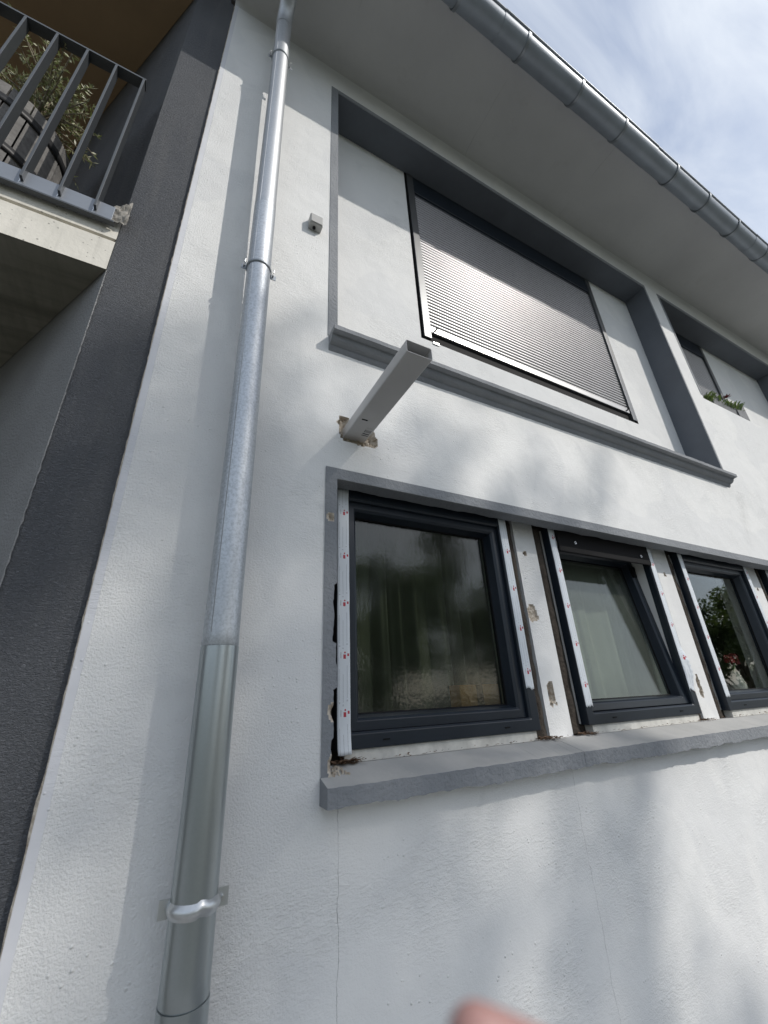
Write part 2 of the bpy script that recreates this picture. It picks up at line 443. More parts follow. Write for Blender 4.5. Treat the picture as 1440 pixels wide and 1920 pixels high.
# ================================================================== mesh helpers
class MB:
    def __init__(s): s.v = []; s.f = []; s.mi = []; s.uv = None
    def add(s, vs, fs, m=0):
        b = len(s.v); s.v += [tuple(map(float, p)) for p in vs]
        for f in fs: s.f.append(tuple(b + i for i in f)); s.mi.append(m)
        return s
    def box(s, x0, x1, y0, y1, z0, z1, m=0):
        vs = [(x, y, z) for x in (x0, x1) for y in (y0, y1) for z in (z0, z1)]
        return s.add(vs, [(0, 1, 3, 2), (4, 6, 7, 5), (0, 4, 5, 1), (2, 3, 7, 6), (0, 2, 6, 4), (1, 5, 7, 3)], m)
    def quad(s, a, b, c, d, m=0): return s.add([a, b, c, d], [(0, 1, 2, 3)], m)
    def prism_x(s, prof, xs, m=0, jitter=None, caps=True):
        n = len(prof); vs = []
        for i, x in enumerate(xs):
            for j, (y, z) in enumerate(prof):
                dy = dz = 0
                if jitter: dy, dz = jitter(x, j)
                vs.append((x, y + dy, z + dz))
        fs = []
        for i in range(len(xs) - 1):
            for j in range(n):
                k = (j + 1) % n
                fs.append((i * n + j, i * n + k, (i + 1) * n + k, (i + 1) * n + j))
        if caps:
            fs.append(tuple(range(n))); fs.append(tuple((len(xs) - 1) * n + j for j in reversed(range(n))))
        return s.add(vs, fs, m)
    def tube(s, path, radii, seg=12, caps=True, m=0):
        path = [Vector(p) for p in path]
        if isinstance(radii, (int, float)): radii = [radii] * len(path)
        vs, fs = [], []
        t0 = (path[1] - path[0]).normalized()
        up = Vector((0, 0, 1)) if abs(t0.z) < 0.9 else Vector((1, 0, 0))
        a = t0.cross(up).normalized()
        for i, p in enumerate(path):
            if i == 0: t = t0
            elif i == len(path) - 1: t = (path[i] - path[i - 1]).normalized()
            else: t = ((path[i + 1] - p).normalized() + (p - path[i - 1]).normalized()).normalized()
            a = (a - t * a.dot(t)).normalized(); b = t.cross(a)
            for k in range(seg):
                q = 2 * math.pi * k / seg
                vs.append(p + (a * math.cos(q) + b * math.sin(q)) * radii[i])
        for i in range(len(path) - 1):
            for k in range(seg):
                l = (k + 1) % seg
                fs.append((i * seg + k, i * seg + l, (i + 1) * seg + l, (i + 1) * seg + k))
        if caps:
            fs.append(tuple(reversed(range(seg)))); fs.append(tuple((len(path) - 1) * seg + k for k in range(seg)))
        return s.add(vs, fs, m)
    def ring(s, x0, x1, z0, z1, prof, m=0):
        """closed profile [(inset, y)] swept round a rectangle with mitred corners"""
        n = len(prof); vs = []
        for (u, y) in prof:
            vs += [(x0 + u, y, z0 + u), (x1 - u, y, z0 + u), (x1 - u, y, z1 - u), (x0 + u, y, z1 - u)]
        fs = []
        for j in range(n):
            k = (j + 1) % n
            for c in range(4):
                d = (c + 1) % 4
                fs.append((j * 4 + c, j * 4 + d, k * 4 + d, k * 4 + c))
        return s.add(vs, fs, m)
    def holes(s, x0, x1, z0, z1, y, hs, m=0):
        xs = sorted({x0, x1, *[min(max(q, x0), x1) for h in hs for q in h[:2]]})
        zs = sorted({z0, z1, *[min(max(q, z0), z1) for h in hs for q in h[2:]]})
        for i in range(len(xs) - 1):
            for j in range(len(zs) - 1):
                cx, cz = (xs[i] + xs[i + 1]) / 2, (zs[j] + zs[j + 1]) / 2
                if any(h[0] < cx < h[1] and h[2] < cz < h[3] for h in hs): continue
                s.quad((xs[i], y, zs[j]), (xs[i + 1], y, zs[j]), (xs[i + 1], y, zs[j + 1]), (xs[i], y, zs[j + 1]), m)
        return s
    def crater(s, x0, x1, z0, z1, y, step, pits, m=0, mp=1, skip=None):
        """plaster face as a fine grid, broken open at pits [(x,z,rx,rz,depth)]"""
        nx = max(2, int(round((x1 - x0) / step))); nz = max(2, int(round((z1 - z0) / step)))
        def dep(x, z):
            d = 0
            for (px, pz, rx, rz, dp) in pits:
                r = math.hypot((x - px) / rx, (z - pz) / rz)
                r += 0.55 * mnoise.noise((x * 38 + px * 9, z * 38, 3.1)) + 0.25 * mnoise.noise((x * 90, z * 90, 7.7))
                if r < 1.0:
                    d = max(d, dp * (0.45 + 0.55 * (1 - max(r, 0)) + 0.35 * mnoise.noise((x * 120, z * 120, 1.3))))
            return max(d, 0)
        b = len(s.v); D = {}
        for j in range(nz + 1):
            for i in range(nx + 1):
                x = x0 + (x1 - x0) * i / nx; z = z0 + (z1 - z0) * j / nz
                d = 0 if i in (0, nx) or j in (0, nz) else dep(x, z)
                D[i, j] = d; s.v.append((x, y + d, z))
        for j in range(nz):
            for i in range(nx):
                a = b + j * (nx + 1) + i
                s.f.append((a, a + 1, a + nx + 2, a + nx + 1))
                s.mi.append(mp if max(D[i, j], D[i + 1, j], D[i, j + 1], D[i + 1, j + 1]) > 0.0015 else m)
        return s
    def build(s, name, mats, parent=None, smooth=False, bevel=0.0, recalc=True, solid=0.0, loc=None):
        me = bpy.data.meshes.new(name)
        me.from_pydata(s.v, [], s.f)
        if not isinstance(mats, (list, tuple)): mats = [mats]
        for m in mats: me.materials.append(MT[m])
        if len(mats) > 1: me.polygons.foreach_set('material_index', s.mi)
        if recalc:
            bm = bmesh.new(); bm.from_mesh(me); bmesh.ops.recalc_face_normals(bm, faces=bm.faces); bm.to_mesh(me); bm.free()
        if smooth:
            me.polygons.foreach_set('use_smooth', [True] * len(me.polygons))
            if smooth is not True: me.set_sharp_from_angle(angle=R(smooth))
        me.update()
        return link(name, me, parent, bevel, solid, loc)


WLOC = {}
def link(name, me, parent=None, bevel=0.0, solid=0.0, loc=None):
    o = bpy.data.objects.new(name, me); COL.objects.link(o)
    base = Vector((0, 0, 0))
    if parent is not None:
        o.parent = parent
        o.matrix_parent_inverse = Matrix.Translation(-WLOC.get(parent.name, Vector((0, 0, 0))))
    if loc is not None:
        o.location = loc; WLOC[o.name] = Vector(loc)
    if bevel:
        b = o.modifiers.new('bevel', 'BEVEL'); b.width = bevel; b.segments = 2; b.limit_method = 'ANGLE'; b.angle_limit = R(40)
    if solid:
        q = o.modifiers.new('solid', 'SOLIDIFY'); q.thickness = solid; q.offset = 0
    return o


def thing(name, label, cat, loc=(0, 0, 0), group=None):
    o = bpy.data.objects.new(name, None); COL.objects.link(o)
    o.location = loc; WLOC[o.name] = Vector(loc); o.empty_display_size = 0.1
    return tag(o, label, cat, group)


def tag(o, label, cat, group=None):
    o['label'] = label; o['category'] = cat
    if group: o['group'] = group
    return o


def struct(o): o['kind'] = 'structure'; return o


# ================================================================== setting: ground
mb = MB(); mb.quad((-400, -400, 0), (400, -400, 0), (400, 400, 0), (-400, 400, 0))
struct(mb.build('ground', 'ground'))
mb = MB(); mb.box(-6, 12, -2.6, 0.0, -0.05, 0.03)
struct(mb.build('pavement', 'paving'))

# ================================================================== the white house
house = thing('house', 'white plastered house with grey-trimmed recessed windows and wide eaves', 'house', (0, 0, 0))
XL, XR = -0.195, 9.0
ZS = 6.32
LOW = (0.556, 6.08, 1.44, 2.584)
UP1 = (0.594, 4.405, 3.41, 5.94)
UP2 = (4.70, 7.61, 4.43, 5.94)
DUCT = (0.50, 0.90, 2.68, 3.02)
RD = 0.231
mb = MB()
mb.holes(XL, XR, 0, ZS + 0.1, 0.0, [LOW, UP1, UP2, DUCT])
mb.crater(*DUCT, 0.0, 0.0065, [(0.632, 2.872, 0.030, 0.062, 0.03), (0.765, 2.838, 0.040, 0.042, 0.03), (0.70, 2.812, 0.08, 0.020, 0.03)])
# recess back walls
mb.holes(UP1[0], UP1[1], UP1[2], UP1[3], RD, [(1.305, 3.735, 3.965, 5.94)])
mb.holes(UP2[0], UP2[1], UP2[2], UP2[3], RD, [(4.80, 6.045, 4.50, 5.94)])
# recess two has plastered lower edges
x0, x1, z0, z1 = UP2
mb.quad((x0, 0, z0), (x1, 0, z0), (x1, RD, z0), (x0, RD, z0))
mb.box(XL, XR, 0.30, 0.42, 0, 1.40)
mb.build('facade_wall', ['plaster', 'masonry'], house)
mb = MB()
mb.quad((XL, 0, 0), (XL, 9, 0), (XL, 9, ZS + .1), (XL, 0, ZS + .1))
mb.quad((XR, 0, 0), (XR, 9, 0), (XR, 9, ZS + .1), (XR, 0, ZS + .1))
mb.quad((XL, 9, 0), (XR, 9, 0), (XR, 9, ZS + .1), (XL, 9, ZS + .1))
mb.build('outer_wall', 'plaster', house)
# grey reveals, recess shade painted into their colour
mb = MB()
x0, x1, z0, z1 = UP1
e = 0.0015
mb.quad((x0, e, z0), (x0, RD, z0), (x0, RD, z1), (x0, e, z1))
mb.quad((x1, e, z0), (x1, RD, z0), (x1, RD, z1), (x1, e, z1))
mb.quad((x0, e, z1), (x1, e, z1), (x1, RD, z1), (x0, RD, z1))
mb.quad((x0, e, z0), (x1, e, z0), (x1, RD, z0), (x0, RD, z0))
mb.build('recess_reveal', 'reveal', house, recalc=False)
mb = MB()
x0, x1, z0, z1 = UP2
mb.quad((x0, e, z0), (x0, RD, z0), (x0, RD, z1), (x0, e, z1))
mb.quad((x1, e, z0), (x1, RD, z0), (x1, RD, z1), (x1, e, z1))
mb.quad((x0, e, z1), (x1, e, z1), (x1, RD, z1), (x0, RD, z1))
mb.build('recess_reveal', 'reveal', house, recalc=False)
# grey painted bands round the upper recess
mb = MB()
mb.box(0.540, 0.594, -0.004, 0.02, 3.41, 5.985)
mb.box(0.5945, 4.43, -0.004, 0.02, 5.9405, 5.985)
mb.box(4.4055, 4.43, -0.004, 0.02, 3.412, 5.940)
mb.build('recess_trim', 'grey', house, bevel=0.002)
mb = MB()
mb.box(4.672, 4.699, -0.004, 0.02, 4.47, 5.985)
mb.box(4.6995, 7.64, -0.004, 0.02, 5.9405, 5.985)
mb.build('recess_trim', 'grey', house, bevel=0.002)

# lower window band: lintel trim and torn left trim
def jag(x, amp, f=30, seed=0.0): return amp * mnoise.noise((x * f, seed, 2.7)) + 0.5 * amp * mnoise.noise((x * f * 3.1, seed + 4, 1.1))
mb = MB()
mb.box(0.5945, 6.12, -0.004, 0.02, 2.5845, 2.637)
# lintel underside, its rear edge broken off unevenly
xs = np.linspace(0.56, 6.1, 260)
vs = []; fs = []
for i, x in enumerate(xs):
    vs += [(x, 0.0, 2.584), (x, 0.078 + jag(x, 0.012, 9, 1.0), 2.585), (x, 0.078 + jag(x, 0.012, 9, 1.0) + 0.004, 2.66)]
    if i:
        a = (i - 1) * 3; fs += [(a, a + 3, a + 4, a + 1), (a + 1, a + 4, a + 5, a + 2)]
mb.add(vs, fs)
mb.build('lintel_trim', 'grey', house, recalc=False)
mb = MB()
zs = np.linspace(1.47, 2.637, 150)
pits = [(0.566, 2.399, 0.014, 0.016), (0.580, 1.667, 0.018, 0.026), (0.585, 1.505, 0.022, 0.03)]
vs = []; fs = []; mis = []
NX = 8
for j, z in enumerate(zs):
    edge = 0.594
    if z < 2.12: edge -= 0.010 + abs(jag(z, 0.016, 11, 3.0)) * (1.0 if z < 2.05 else 0.5)
    if 1.74 < z < 1.90: edge += 0.016
    if z < 1.58: edge -= 0.006
    if z > 2.584: edge = 0.5945
    for i in range(NX + 1):
        x = 0.540 + (edge - 0.540) * i / NX
        d = 0
        for (px, pz, rx, rz) in pits:
            r = math.hypot((x - px) / rx, (z - pz) / rz) + 0.4 * mnoise.noise((x * 90, z * 90, 5))
            if r < 1: d = 0.02 * (1.1 - r)
        vs.append((x, -0.004 + d, z))
    vs.append((edge, 0.03, z))
NN = NX + 2
for j in range(len(zs) - 1):
    for i in range(NN - 1):
        a = j * NN + i
        fs.append((a, a + 1, a + NN + 1, a + NN))
        dmax = max(vs[a][1], vs[a + 1][1], vs[a + NN][1], vs[a + NN + 1][1])
        mis.append(1 if (dmax > -0.003) else 0)
mb.v = [tuple(p) for p in vs]; mb.f = fs; mb.mi = mis
mb.build('window_jamb_trim', ['grey', 'masonry'], house, recalc=False)
mb = MB(); mb.box(6.0805, 6.135, -0.004, 0.02, 1.47, 2.637)
mb.build('window_jamb_trim', 'grey', house)

# lower sill in two cracked lengths, its lower front edge crumbling
def sill(xa, xb):
    n = int((xb - xa) / 0.012)
    xs = np.linspace(xa, xb, n)
    def jit(x, j):
        if j in (0, 1): return (jag(x, 0.003, 40, j), 0.009 * mnoise.noise((x * 7, 2.2, 0)) + jag(x, 0.0055, 34, 9.0))
        if j == 2: return (jag(x, 0.0022, 26, 5.0), jag(x, 0.0022, 22, 6.0))
        return (0, 0)
    mb = MB()
    prof = [(0.07, 1.400), (-0.071, 1.398), (-0.072, 1.455), (0.07, 1.497)]
    mb.prism_x(prof, xs, 0, jit)
    o = mb.build('window_sill', ['grey', 'silltop'], house)
    for p in o.data.polygons:
        if p.normal.z > 0.7: p.material_index = 1
    return o
sill(0.538, 1.7005); sill(1.7025, 6.15)
mb = MB(); mb.box(0.56, 6.12, 0.0705, 0.30, 1.38, 1.492)
mb.build('sill_bed', 'silltop', house)

# moulded upper sill
mb = MB()
prof = [(0.0, 3.4085), (-0.084, 3.4085), (-0.084, 3.382), (-0.052, 3.379), (-0.050, 3.366), (-0.040, 3.352), (-0.029, 3.345),
        (-0.014, 3.340), (-0.012, 3.326), (-0.004, 3.318), (0.0, 3.312)]
mb.prism_x(prof, np.linspace(0.546, 4.412, 160), 0, lambda x, j: (jag(x, 0.0016, 16, j), jag(x, 0.0016, 13, j + 7) if j < 10 else jag(x, 0.004, 14, 2)))
mb.build('recess_sill', 'grey', house, smooth=50)

# soffit with a soft cove at the wall
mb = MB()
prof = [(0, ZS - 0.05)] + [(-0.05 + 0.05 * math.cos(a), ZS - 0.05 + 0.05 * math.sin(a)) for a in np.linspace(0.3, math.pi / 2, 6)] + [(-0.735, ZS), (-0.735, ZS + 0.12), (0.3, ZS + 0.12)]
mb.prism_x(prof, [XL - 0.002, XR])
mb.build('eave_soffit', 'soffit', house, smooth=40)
mb = MB()
mb.add([(XL - .05, -0.80, 6.47), (XR, -0.80, 6.47), (XR, 4.5, 9.3), (XL - .05, 4.5, 9.3), (XL - .05, 9.6, 6.4), (XR, 9.6, 6.4)], [(0, 1, 2, 3), (3, 2, 5, 4)])
mb.quad((XL, 0, ZS), (XL, 9, ZS), (XL, 4.5, 9.2), (XL, 4.4, 9.2))
mb.quad((XR, 0, ZS), (XR, 9, ZS), (XR, 4.5, 9.2), (XR, 4.4, 9.2))
mb.build('roof', 'roof', house, solid=0.06)

mb = MB(); vs = []; fs = []
zz = np.linspace(0.0, 6.25, 420)
for i, z in enumerate(zz):
    q = 0.0025 + 0.0030 * mnoise.noise((z * 9, 3, 3)) + 0.0030 * mnoise.noise((z * 33, 1, 9)) + (0.007 * max(0, mnoise.noise((z * 3.1, 8, 8)) - 0.25))
    vs += [(XL + 0.001, -0.0012, z), (XL - q, 0.001 + 0.5 * abs(q), z), (XL - q * 0.5, 0.02, z)]
    if i: a = (i - 1) * 3; fs += [(a, a + 3, a + 4, a + 1), (a + 1, a + 4, a + 5, a + 2)]
mb.add(vs, fs); mb.build('corner_edge', 'masonry', house, recalc=False)

# interior room behind the lower windows
mb = MB()
mb.quad((XL + .1, 0.42, 0.5), (XR - .1, 0.42, 0.5), (XR - .1, 4, 0.5), (XL + .1, 4, 0.5))
mb.quad((XL + .1, 0.17, 2.75), (XR - .1, 0.17, 2.75), (XR - .1, 4, 2.75), (XL + .1, 4, 2.75))
mb.quad((XL + .1, 4, 0.5), (XR - .1, 4, 0.5), (XR - .1, 4, 2.75), (XL + .1, 4, 2.75))
mb.quad((XL + .1, 0.17, 0.5), (XL + .1, 4, 0.5), (XL + .1, 4, 2.75), (XL + .1, 0.17, 2.75))
mb.quad((XR - .1, 0.17, 0.5), (XR - .1, 4, 0.5), (XR - .1, 4, 2.75), (XR - .1, 0.17, 2.75))
mb.build('room_wall', 'room', house)
mb = MB(); mb.box(0.5, 6.2, 0.235, 0.60, 1.575, 1.615)
mb.build('inner_sill', 'whitepvc', house, bevel=0.004)

# ------------------------------------------------------------------ lower windows
FW = 1.018
FX = [0.635, 1.988, 3.336, 4.686]
FZ0, FZ1 = 1.535, 2.604
mb = MB()
mb.holes(0.40, 6.3, 1.38, 2.80, 0.165, [(x + .01, x + FW - .01, FZ0 - .0, FZ1 - .01) for x in FX])
mb.build('joint_filler', 'foam', house)
# crumpled strips of joint foam either side of each pillar
pillars = [(1.745, 1.905), (3.085, 3.262), (4.428, 4.604), (5.775, 6.10)]
for (pa, pb) in pillars:
    for (xa, xb) in ((pa - 0.075, pa - 0.002), (pb + 0.002, pb + 0.072)):
        mb = MB()
        n = 70; vs = []; fs = []
        for i in range(n):
            z = 1.497 + (2.60 - 1.497) * i / (n - 1)
            for k, (f, y) in enumerate(((0, 0.166), (0.12, 0.150), (0.5, 0.138), (0.9, 0.152), (1, 0.166))):
                vs.append((xa + (xb - xa) * f, y + 0.010 * mnoise.noise((z * 13, k * 1.7, xa)) , z))
        for i in range(n - 1):
            for k in range(4):
                a = i * 5 + k; fs.append((a, a + 1, a + 6, a + 5))
        mb.add(vs, fs); mb.build('joint_filler', 'foam', house, smooth=True)
PITS = [[(1.811, 2.428, 0.012, 0.012, 0.03), (1.783, 2.088, 0.034, 0.045, 0.012), (1.808, 1.690, 0.022, 0.055, 0.03)],
        [(3.173, 2.425, 0.010, 0.012, 0.03), (3.148, 1.690, 0.018, 0.055, 0.03)],
        [(4.52, 2.42, 0.010, 0.012, 0.03), (4.50, 1.72, 0.03, 0.05, 0.03)], []]
for (pa, pb), pit in zip(pillars, PITS):
    mb = MB()
    mb.crater(pa, pb, 1.49, 2.66, 0.14, 0.0075, pit)
    mb.quad((pa, 0.14, 1.49), (pa, 0.38, 1.49), (pa, 0.38, 2.66), (pa, 0.14, 2.66))
    mb.quad((pb, 0.14, 1.49), (pb, 0.38, 1.49), (pb, 0.38, 2.66), (pb, 0.14, 2.66))
    mb.quad((pa, 0.38, 1.49), (pb, 0.38, 1.49), (pb, 0.38, 2.66), (pa, 0.38, 2.66))
    mb.build('window_pillar', ['plaster', 'masonry'], house, recalc=False)


def tape(parent, x0, x1, z0, z1, y, ragged=0.012, curl=0.0, seed=0.0, crumple=None):
    nz = 80; nx = 6; vs = []; fs = []; uvs = []
    for j in range(nz + 1):
        for i in range(nx + 1):
            u = i / nx
            zb = z0 + ragged * (mnoise.noise((u * 5.3, seed, 0.3)) + 0.6 * mnoise.noise((u * 17, seed, 4)))
            z = zb + (z1 - zb) * j / nz
            yy = y - 0.0006 * (1 + mnoise.noise((z * 30, u * 2, seed)))
            xx = x0 + (x1 - x0) * u + 0.001 * mnoise.noise((z * 14, seed, 1))
            if curl and z < z0 + 0.10: yy -= curl * ((z0 + 0.10 - z) / 0.10) ** 2
            if crumple and crumple[0] < z < crumple[1]:
                k = math.sin(math.pi * (z - crumple[0]) / (crumple[1] - crumple[0]))
                yy -= k * u * (0.012 + 0.018 * abs(mnoise.noise((z * 34, u * 4, seed))))
                xx += k * u * (0.010 + 0.03 * abs(mnoise.noise((z * 22, 1.0, seed))))
            vs.append((xx, yy, z)); uvs.append((u * 0.055, z + seed * 0.07))
    for j in range(nz):
        for i in range(nx):
            a = j * (nx + 1) + i; fs.append((a, a + 1, a + nx + 2, a + nx + 1))
    me = bpy.data.meshes.new('protective_tape'); me.from_pydata(vs, [], fs)
    me.materials.append(MT['tape'])
    ul = me.uv_layers.new(name='uv')
    for p in me.polygons:
        p.use_smooth = True
        for li in p.loop_indices: ul.data[li].uv = uvs[me.loops[li].vertex_index]
    o = link('protective_tape', me, parent)
    q = o.modifiers.new('solid', 'SOLIDIFY'); q.thickness = 0.0006; q.offset = 0
    return o


def window(i):
    x0 = FX[i]; x1 = x0 + FW
    mb = MB()
    # outer frame, stepped profile
    mb.ring(x0, x1, FZ0, FZ1, [(0, 0.100), (0.048, 0.100), (0.056, 0.108), (0.056, 0.150), (0, 0.150)])
    w = mb.build('window', 'frame', house, bevel=0.002)
    # drain slots in the frame's bottom member
    for fx in (0.20, 0.80):
        mb = MB(); xx = x0 + fx * FW
        mb.box(xx - 0.014, xx + 0.014, 0.0965, 0.0995, FZ0 + 0.022, FZ0 + 0.027)
        mb.build('drain_slot', 'black', w)
    # inner white lining
    mb = MB()
    mb.ring(x0 + .004, x1 - .004, FZ0 + .004, FZ1 - .004, [(0.0, 0.1505), (0.050, 0.1505), (0.050, 0.275), (0, 0.275)])
    mb.build('inner_frame', 'whitepvc', w)
    # sash
    sx0, sx1, sz0, sz1 = x0 + 0.058, x1 - 0.058, FZ0 + 0.057, FZ1 - 0.052
    tilt = i == 1
    ang = R(6.2) if tilt else 0.0
    hinge = Vector((0, 0.15, sz0))
    def tl(mb):
        if tilt:
            c, s_ = math.cos(ang), math.sin(ang)
            nv = []
            for (x, y, z) in mb.v:
                dy, dz = y - hinge.y, z - hinge.z
                nv.append((x, hinge.y + dy * c + dz * s_, hinge.z - dy * s_ + dz * c))
            mb.v = nv
        return mb
    sb = MB()
    sb.ring(sx0, sx1, sz0, sz1, [(0, 0.122), (0.034, 0.122), (0.044, 0.132), (0.056, 0.178), (0.056, 0.200), (0, 0.200)])
    sash = tl(sb).build('sash', 'frame', w, bevel=0.002)
    g = MB()
    g.box(sx0 + 0.052, sx1 - 0.052, 0.184, 0.190, sz0 + 0.052, sz1 - 0.052)
    tl(g).build('pane', ('obscure', 'dusty', 'glass', 'glass')[i], w)
    gk = MB()
    gk.ring(sx0 + 0.0562, sx1 - 0.0562, sz0 + 0.0562, sz1 - 0.0562, [(0, 0.176), (0.005, 0.178), (0.005, 0.183), (0, 0.183)])
    tl(gk).build('glazing_seal', 'black', w)
    # pale packing strip under the frame
    st = MB(); st.box(x0 + 0.035, x1 - 0.02, 0.112, 0.160, 1.4925, 1.534)
    st.build('packing_strip', 'dirtypvc', w, bevel=0.002)
    if i == 1:
        hb = MB()
        hb.box(x0 + 0.057, x1 - 0.057, 0.086, 0.099, 2.455, 2.606)
        h = hb.build('cover_strip', 'black', w, bevel=0.006)
        for (sx, sz) in ((2.194, 2.523), (2.845, 2.510)):
            sm = MB(); sm.tube([(sx, 0.087, sz), (sx, 0.0805, sz)], [0.0085, 0.0085], 14)
            sm.tube([(sx, 0.0804, sz), (sx, 0.0795, sz)], [0.0045, 0.0045], 10, m=1)
            sm.build('screw', ['screw', 'black'], w, smooth=40)
        hn = MB(); hn.box(2.905, 2.935, 0.200, 0.235, 2.40, 2.475)
        hn.build('tilt_fitting', 'black', w, bevel=0.004)
    return w


wins = [window(i) for i in range(4)]
ty = 0.0985
tape(wins[0], 0.636, 0.690, 1.522, 2.60, ty, 0.003, 0.012, 0.0)
tape(wins[0], 1.600, 1.652, 1.712, 2.60, ty, 0.022, 0.0, 1.0)
tape(wins[1], 1.990, 2.042, 1.618, 2.60, ty, 0.012, 0.0, 2.0)
tape(wins[1], 2.952, 3.003, 1.66, 2.60, ty, 0.03, 0.0, 3.0, (1.68, 1.92))
tape(wins[2], 3.338, 3.390, 1.615, 2.60, ty, 0.010, 0.0, 4.0)
tape(wins[2], 4.300, 4.351, 1.62, 2.60, ty, 0.02, 0.0, 5.0)
tape(wins[3], 4.688, 4.740, 1.62, 2.60, ty, 0.02, 0.0, 6.0)

# ------------------------------------------------------------------ roller shutters in the upper recesses
PITCH = 0.0335
def shutter(xa, xb, za, zb, zhead):
    rw = 0.062
    mb = MB()
    mb.box(xa + rw + .0005, xb - rw - .0005, 0.226, 0.33, zhead + 0.02, zb - .003)
    root = mb.build('roller_shutter', 'frame', house, bevel=0.003)
    hb = MB(); hb.box(xa + rw + .0005, xb - rw - .0005, 0.236, 0.33, zhead, zhead + 0.0195)
    hb.build('slat_inlet', 'frame', root, bevel=0.003)
    for xq in (xa, xb - rw):
        gr = MB(); gr.box(xq, xq + rw, 0.220, 0.31, za, zb - .002)
        gr.build('guide_rail', 'alu', root, bevel=0.003)
    bk = MB(); bk.box(xa - .03, xb + .03, 0.335, 0.345, za - .04, zb + .03)
    bk.build('shutter_backing', 'black', root)
    # slat profile, bowed outward, pitch PITCH; x length shared
    L = xb - xa - 2 * rw + 0.01
    prof = [(0.028, 0.0), (0.0055, 0.0), (0.0034, 0.0032), (0.0015, 0.0092), (0.0010, 0.0150), (0.0020, 0.0208), (0.0060, 0.0248), (0.028, 0.0255)]
    sm = MB(); sm.prism_x(prof, [0, L])
    me = None
    z = za + 0.128; k = 0
    while z < zhead + 0.01:
        if me is None:
            o = sm.build('slat', ['slat', 'black'], root, smooth=40, loc=(xa + rw - .005, 0.236, z)); me = o.data
            for p in me.polygons:
                if p.normal.z < -0.9: p.material_index = 1  # undersides blackened to paint the shaded gaps between slats
        else:
            o = link('slat', me, root, loc=(xa + rw - .005, 0.236, z))
        z += PITCH; k += 1
    bb = MB()
    bb.box(xa + rw + 0.004, xb - rw - 0.004, 0.230, 0.252, za + 0.076, za + 0.127)
    bar = bb.build('bottom_bar', 'bar', root, bevel=0.003)
    rb = MB(); rb.box(xa + rw + 0.004, xb - rw - 0.004, 0.250, 0.300, za + 0.004, za + 0.0755)
    rb.build('bottom_seal', 'black', root)
    for sx in (xa + rw + 0.045, xb - rw - 0.045):
        kb = MB(); kb.tube([(sx, 0.232, za + 0.10), (sx, 0.204, za + 0.108)], [0.007, 0.006], 10)
        kb.build('stopper', 'black', root, smooth=40)
    return root
shutter(1.328, 3.718, 3.985, 5.938, 5.69)
shutter(4.812, 6.030, 4.52, 5.938, 5.69)
# filler lines between shutter frame and plaster
mb = MB(); mb.box(1.40, 1.45, 0.222, 0.229, 3.947, 3.962); mb.build('fixing_clip', 'screw', house)

# ================================================================== downpipe
dp = thing('downpipe', 'galvanised zinc rain downpipe running up the white wall under the eaves', 'downpipe', (0.195, -0.084, 0))
def px(z): return 0.1965 - 0.0113 * z
def py(z): return -(0.0835 + 0.0146 * z)
def P(z): return (px(z), py(z), z)
def section(za, zb, r, mat, name='pipe_section'):
    mb = MB()
    mb.tube([P(za), P(za + 0.004), P(za + 0.04), P((za + zb) / 2), P(zb)], [r * 1.0, r * 1.035, r * 1.02, r, r], 40)
    return mb.build(name, mat, dp, smooth=40)
section(0.03, 1.092, 0.0563, 'zinc_new')
section(1.0925, 1.864, 0.0538, 'zinc_new')
section(1.8645, 3.93, 0.0512, 'zinc_old')
section(3.9305, 5.86, 0.0490, 'zinc_mid')
mb = MB()
path = [P(5.8605), P(5.90), (px(5.9), -0.19, 5.965), (px(5.9), -0.24, 6.02), (px(5.9), -0.36, 6.075), (px(5.9), -0.60, 6.155), (px(5.9), -0.70, 6.19), (px(5.9), -0.765, 6.21)]
mb.tube(path, [0.051] * len(path), 40)
mb.build('swan_neck', 'zinc_mid', dp, smooth=40)
# folded seam along the pipe
mb = MB(); mb.tube([(px(1.9) - 0.034, py(1.9) - 0.0385, 1.9), (px(5.8) - 0.031, py(5.8) - 0.0378, 5.8)], 0.0016, 6)
mb.build('pipe_seam', 'zinc_mid', dp, smooth=True)

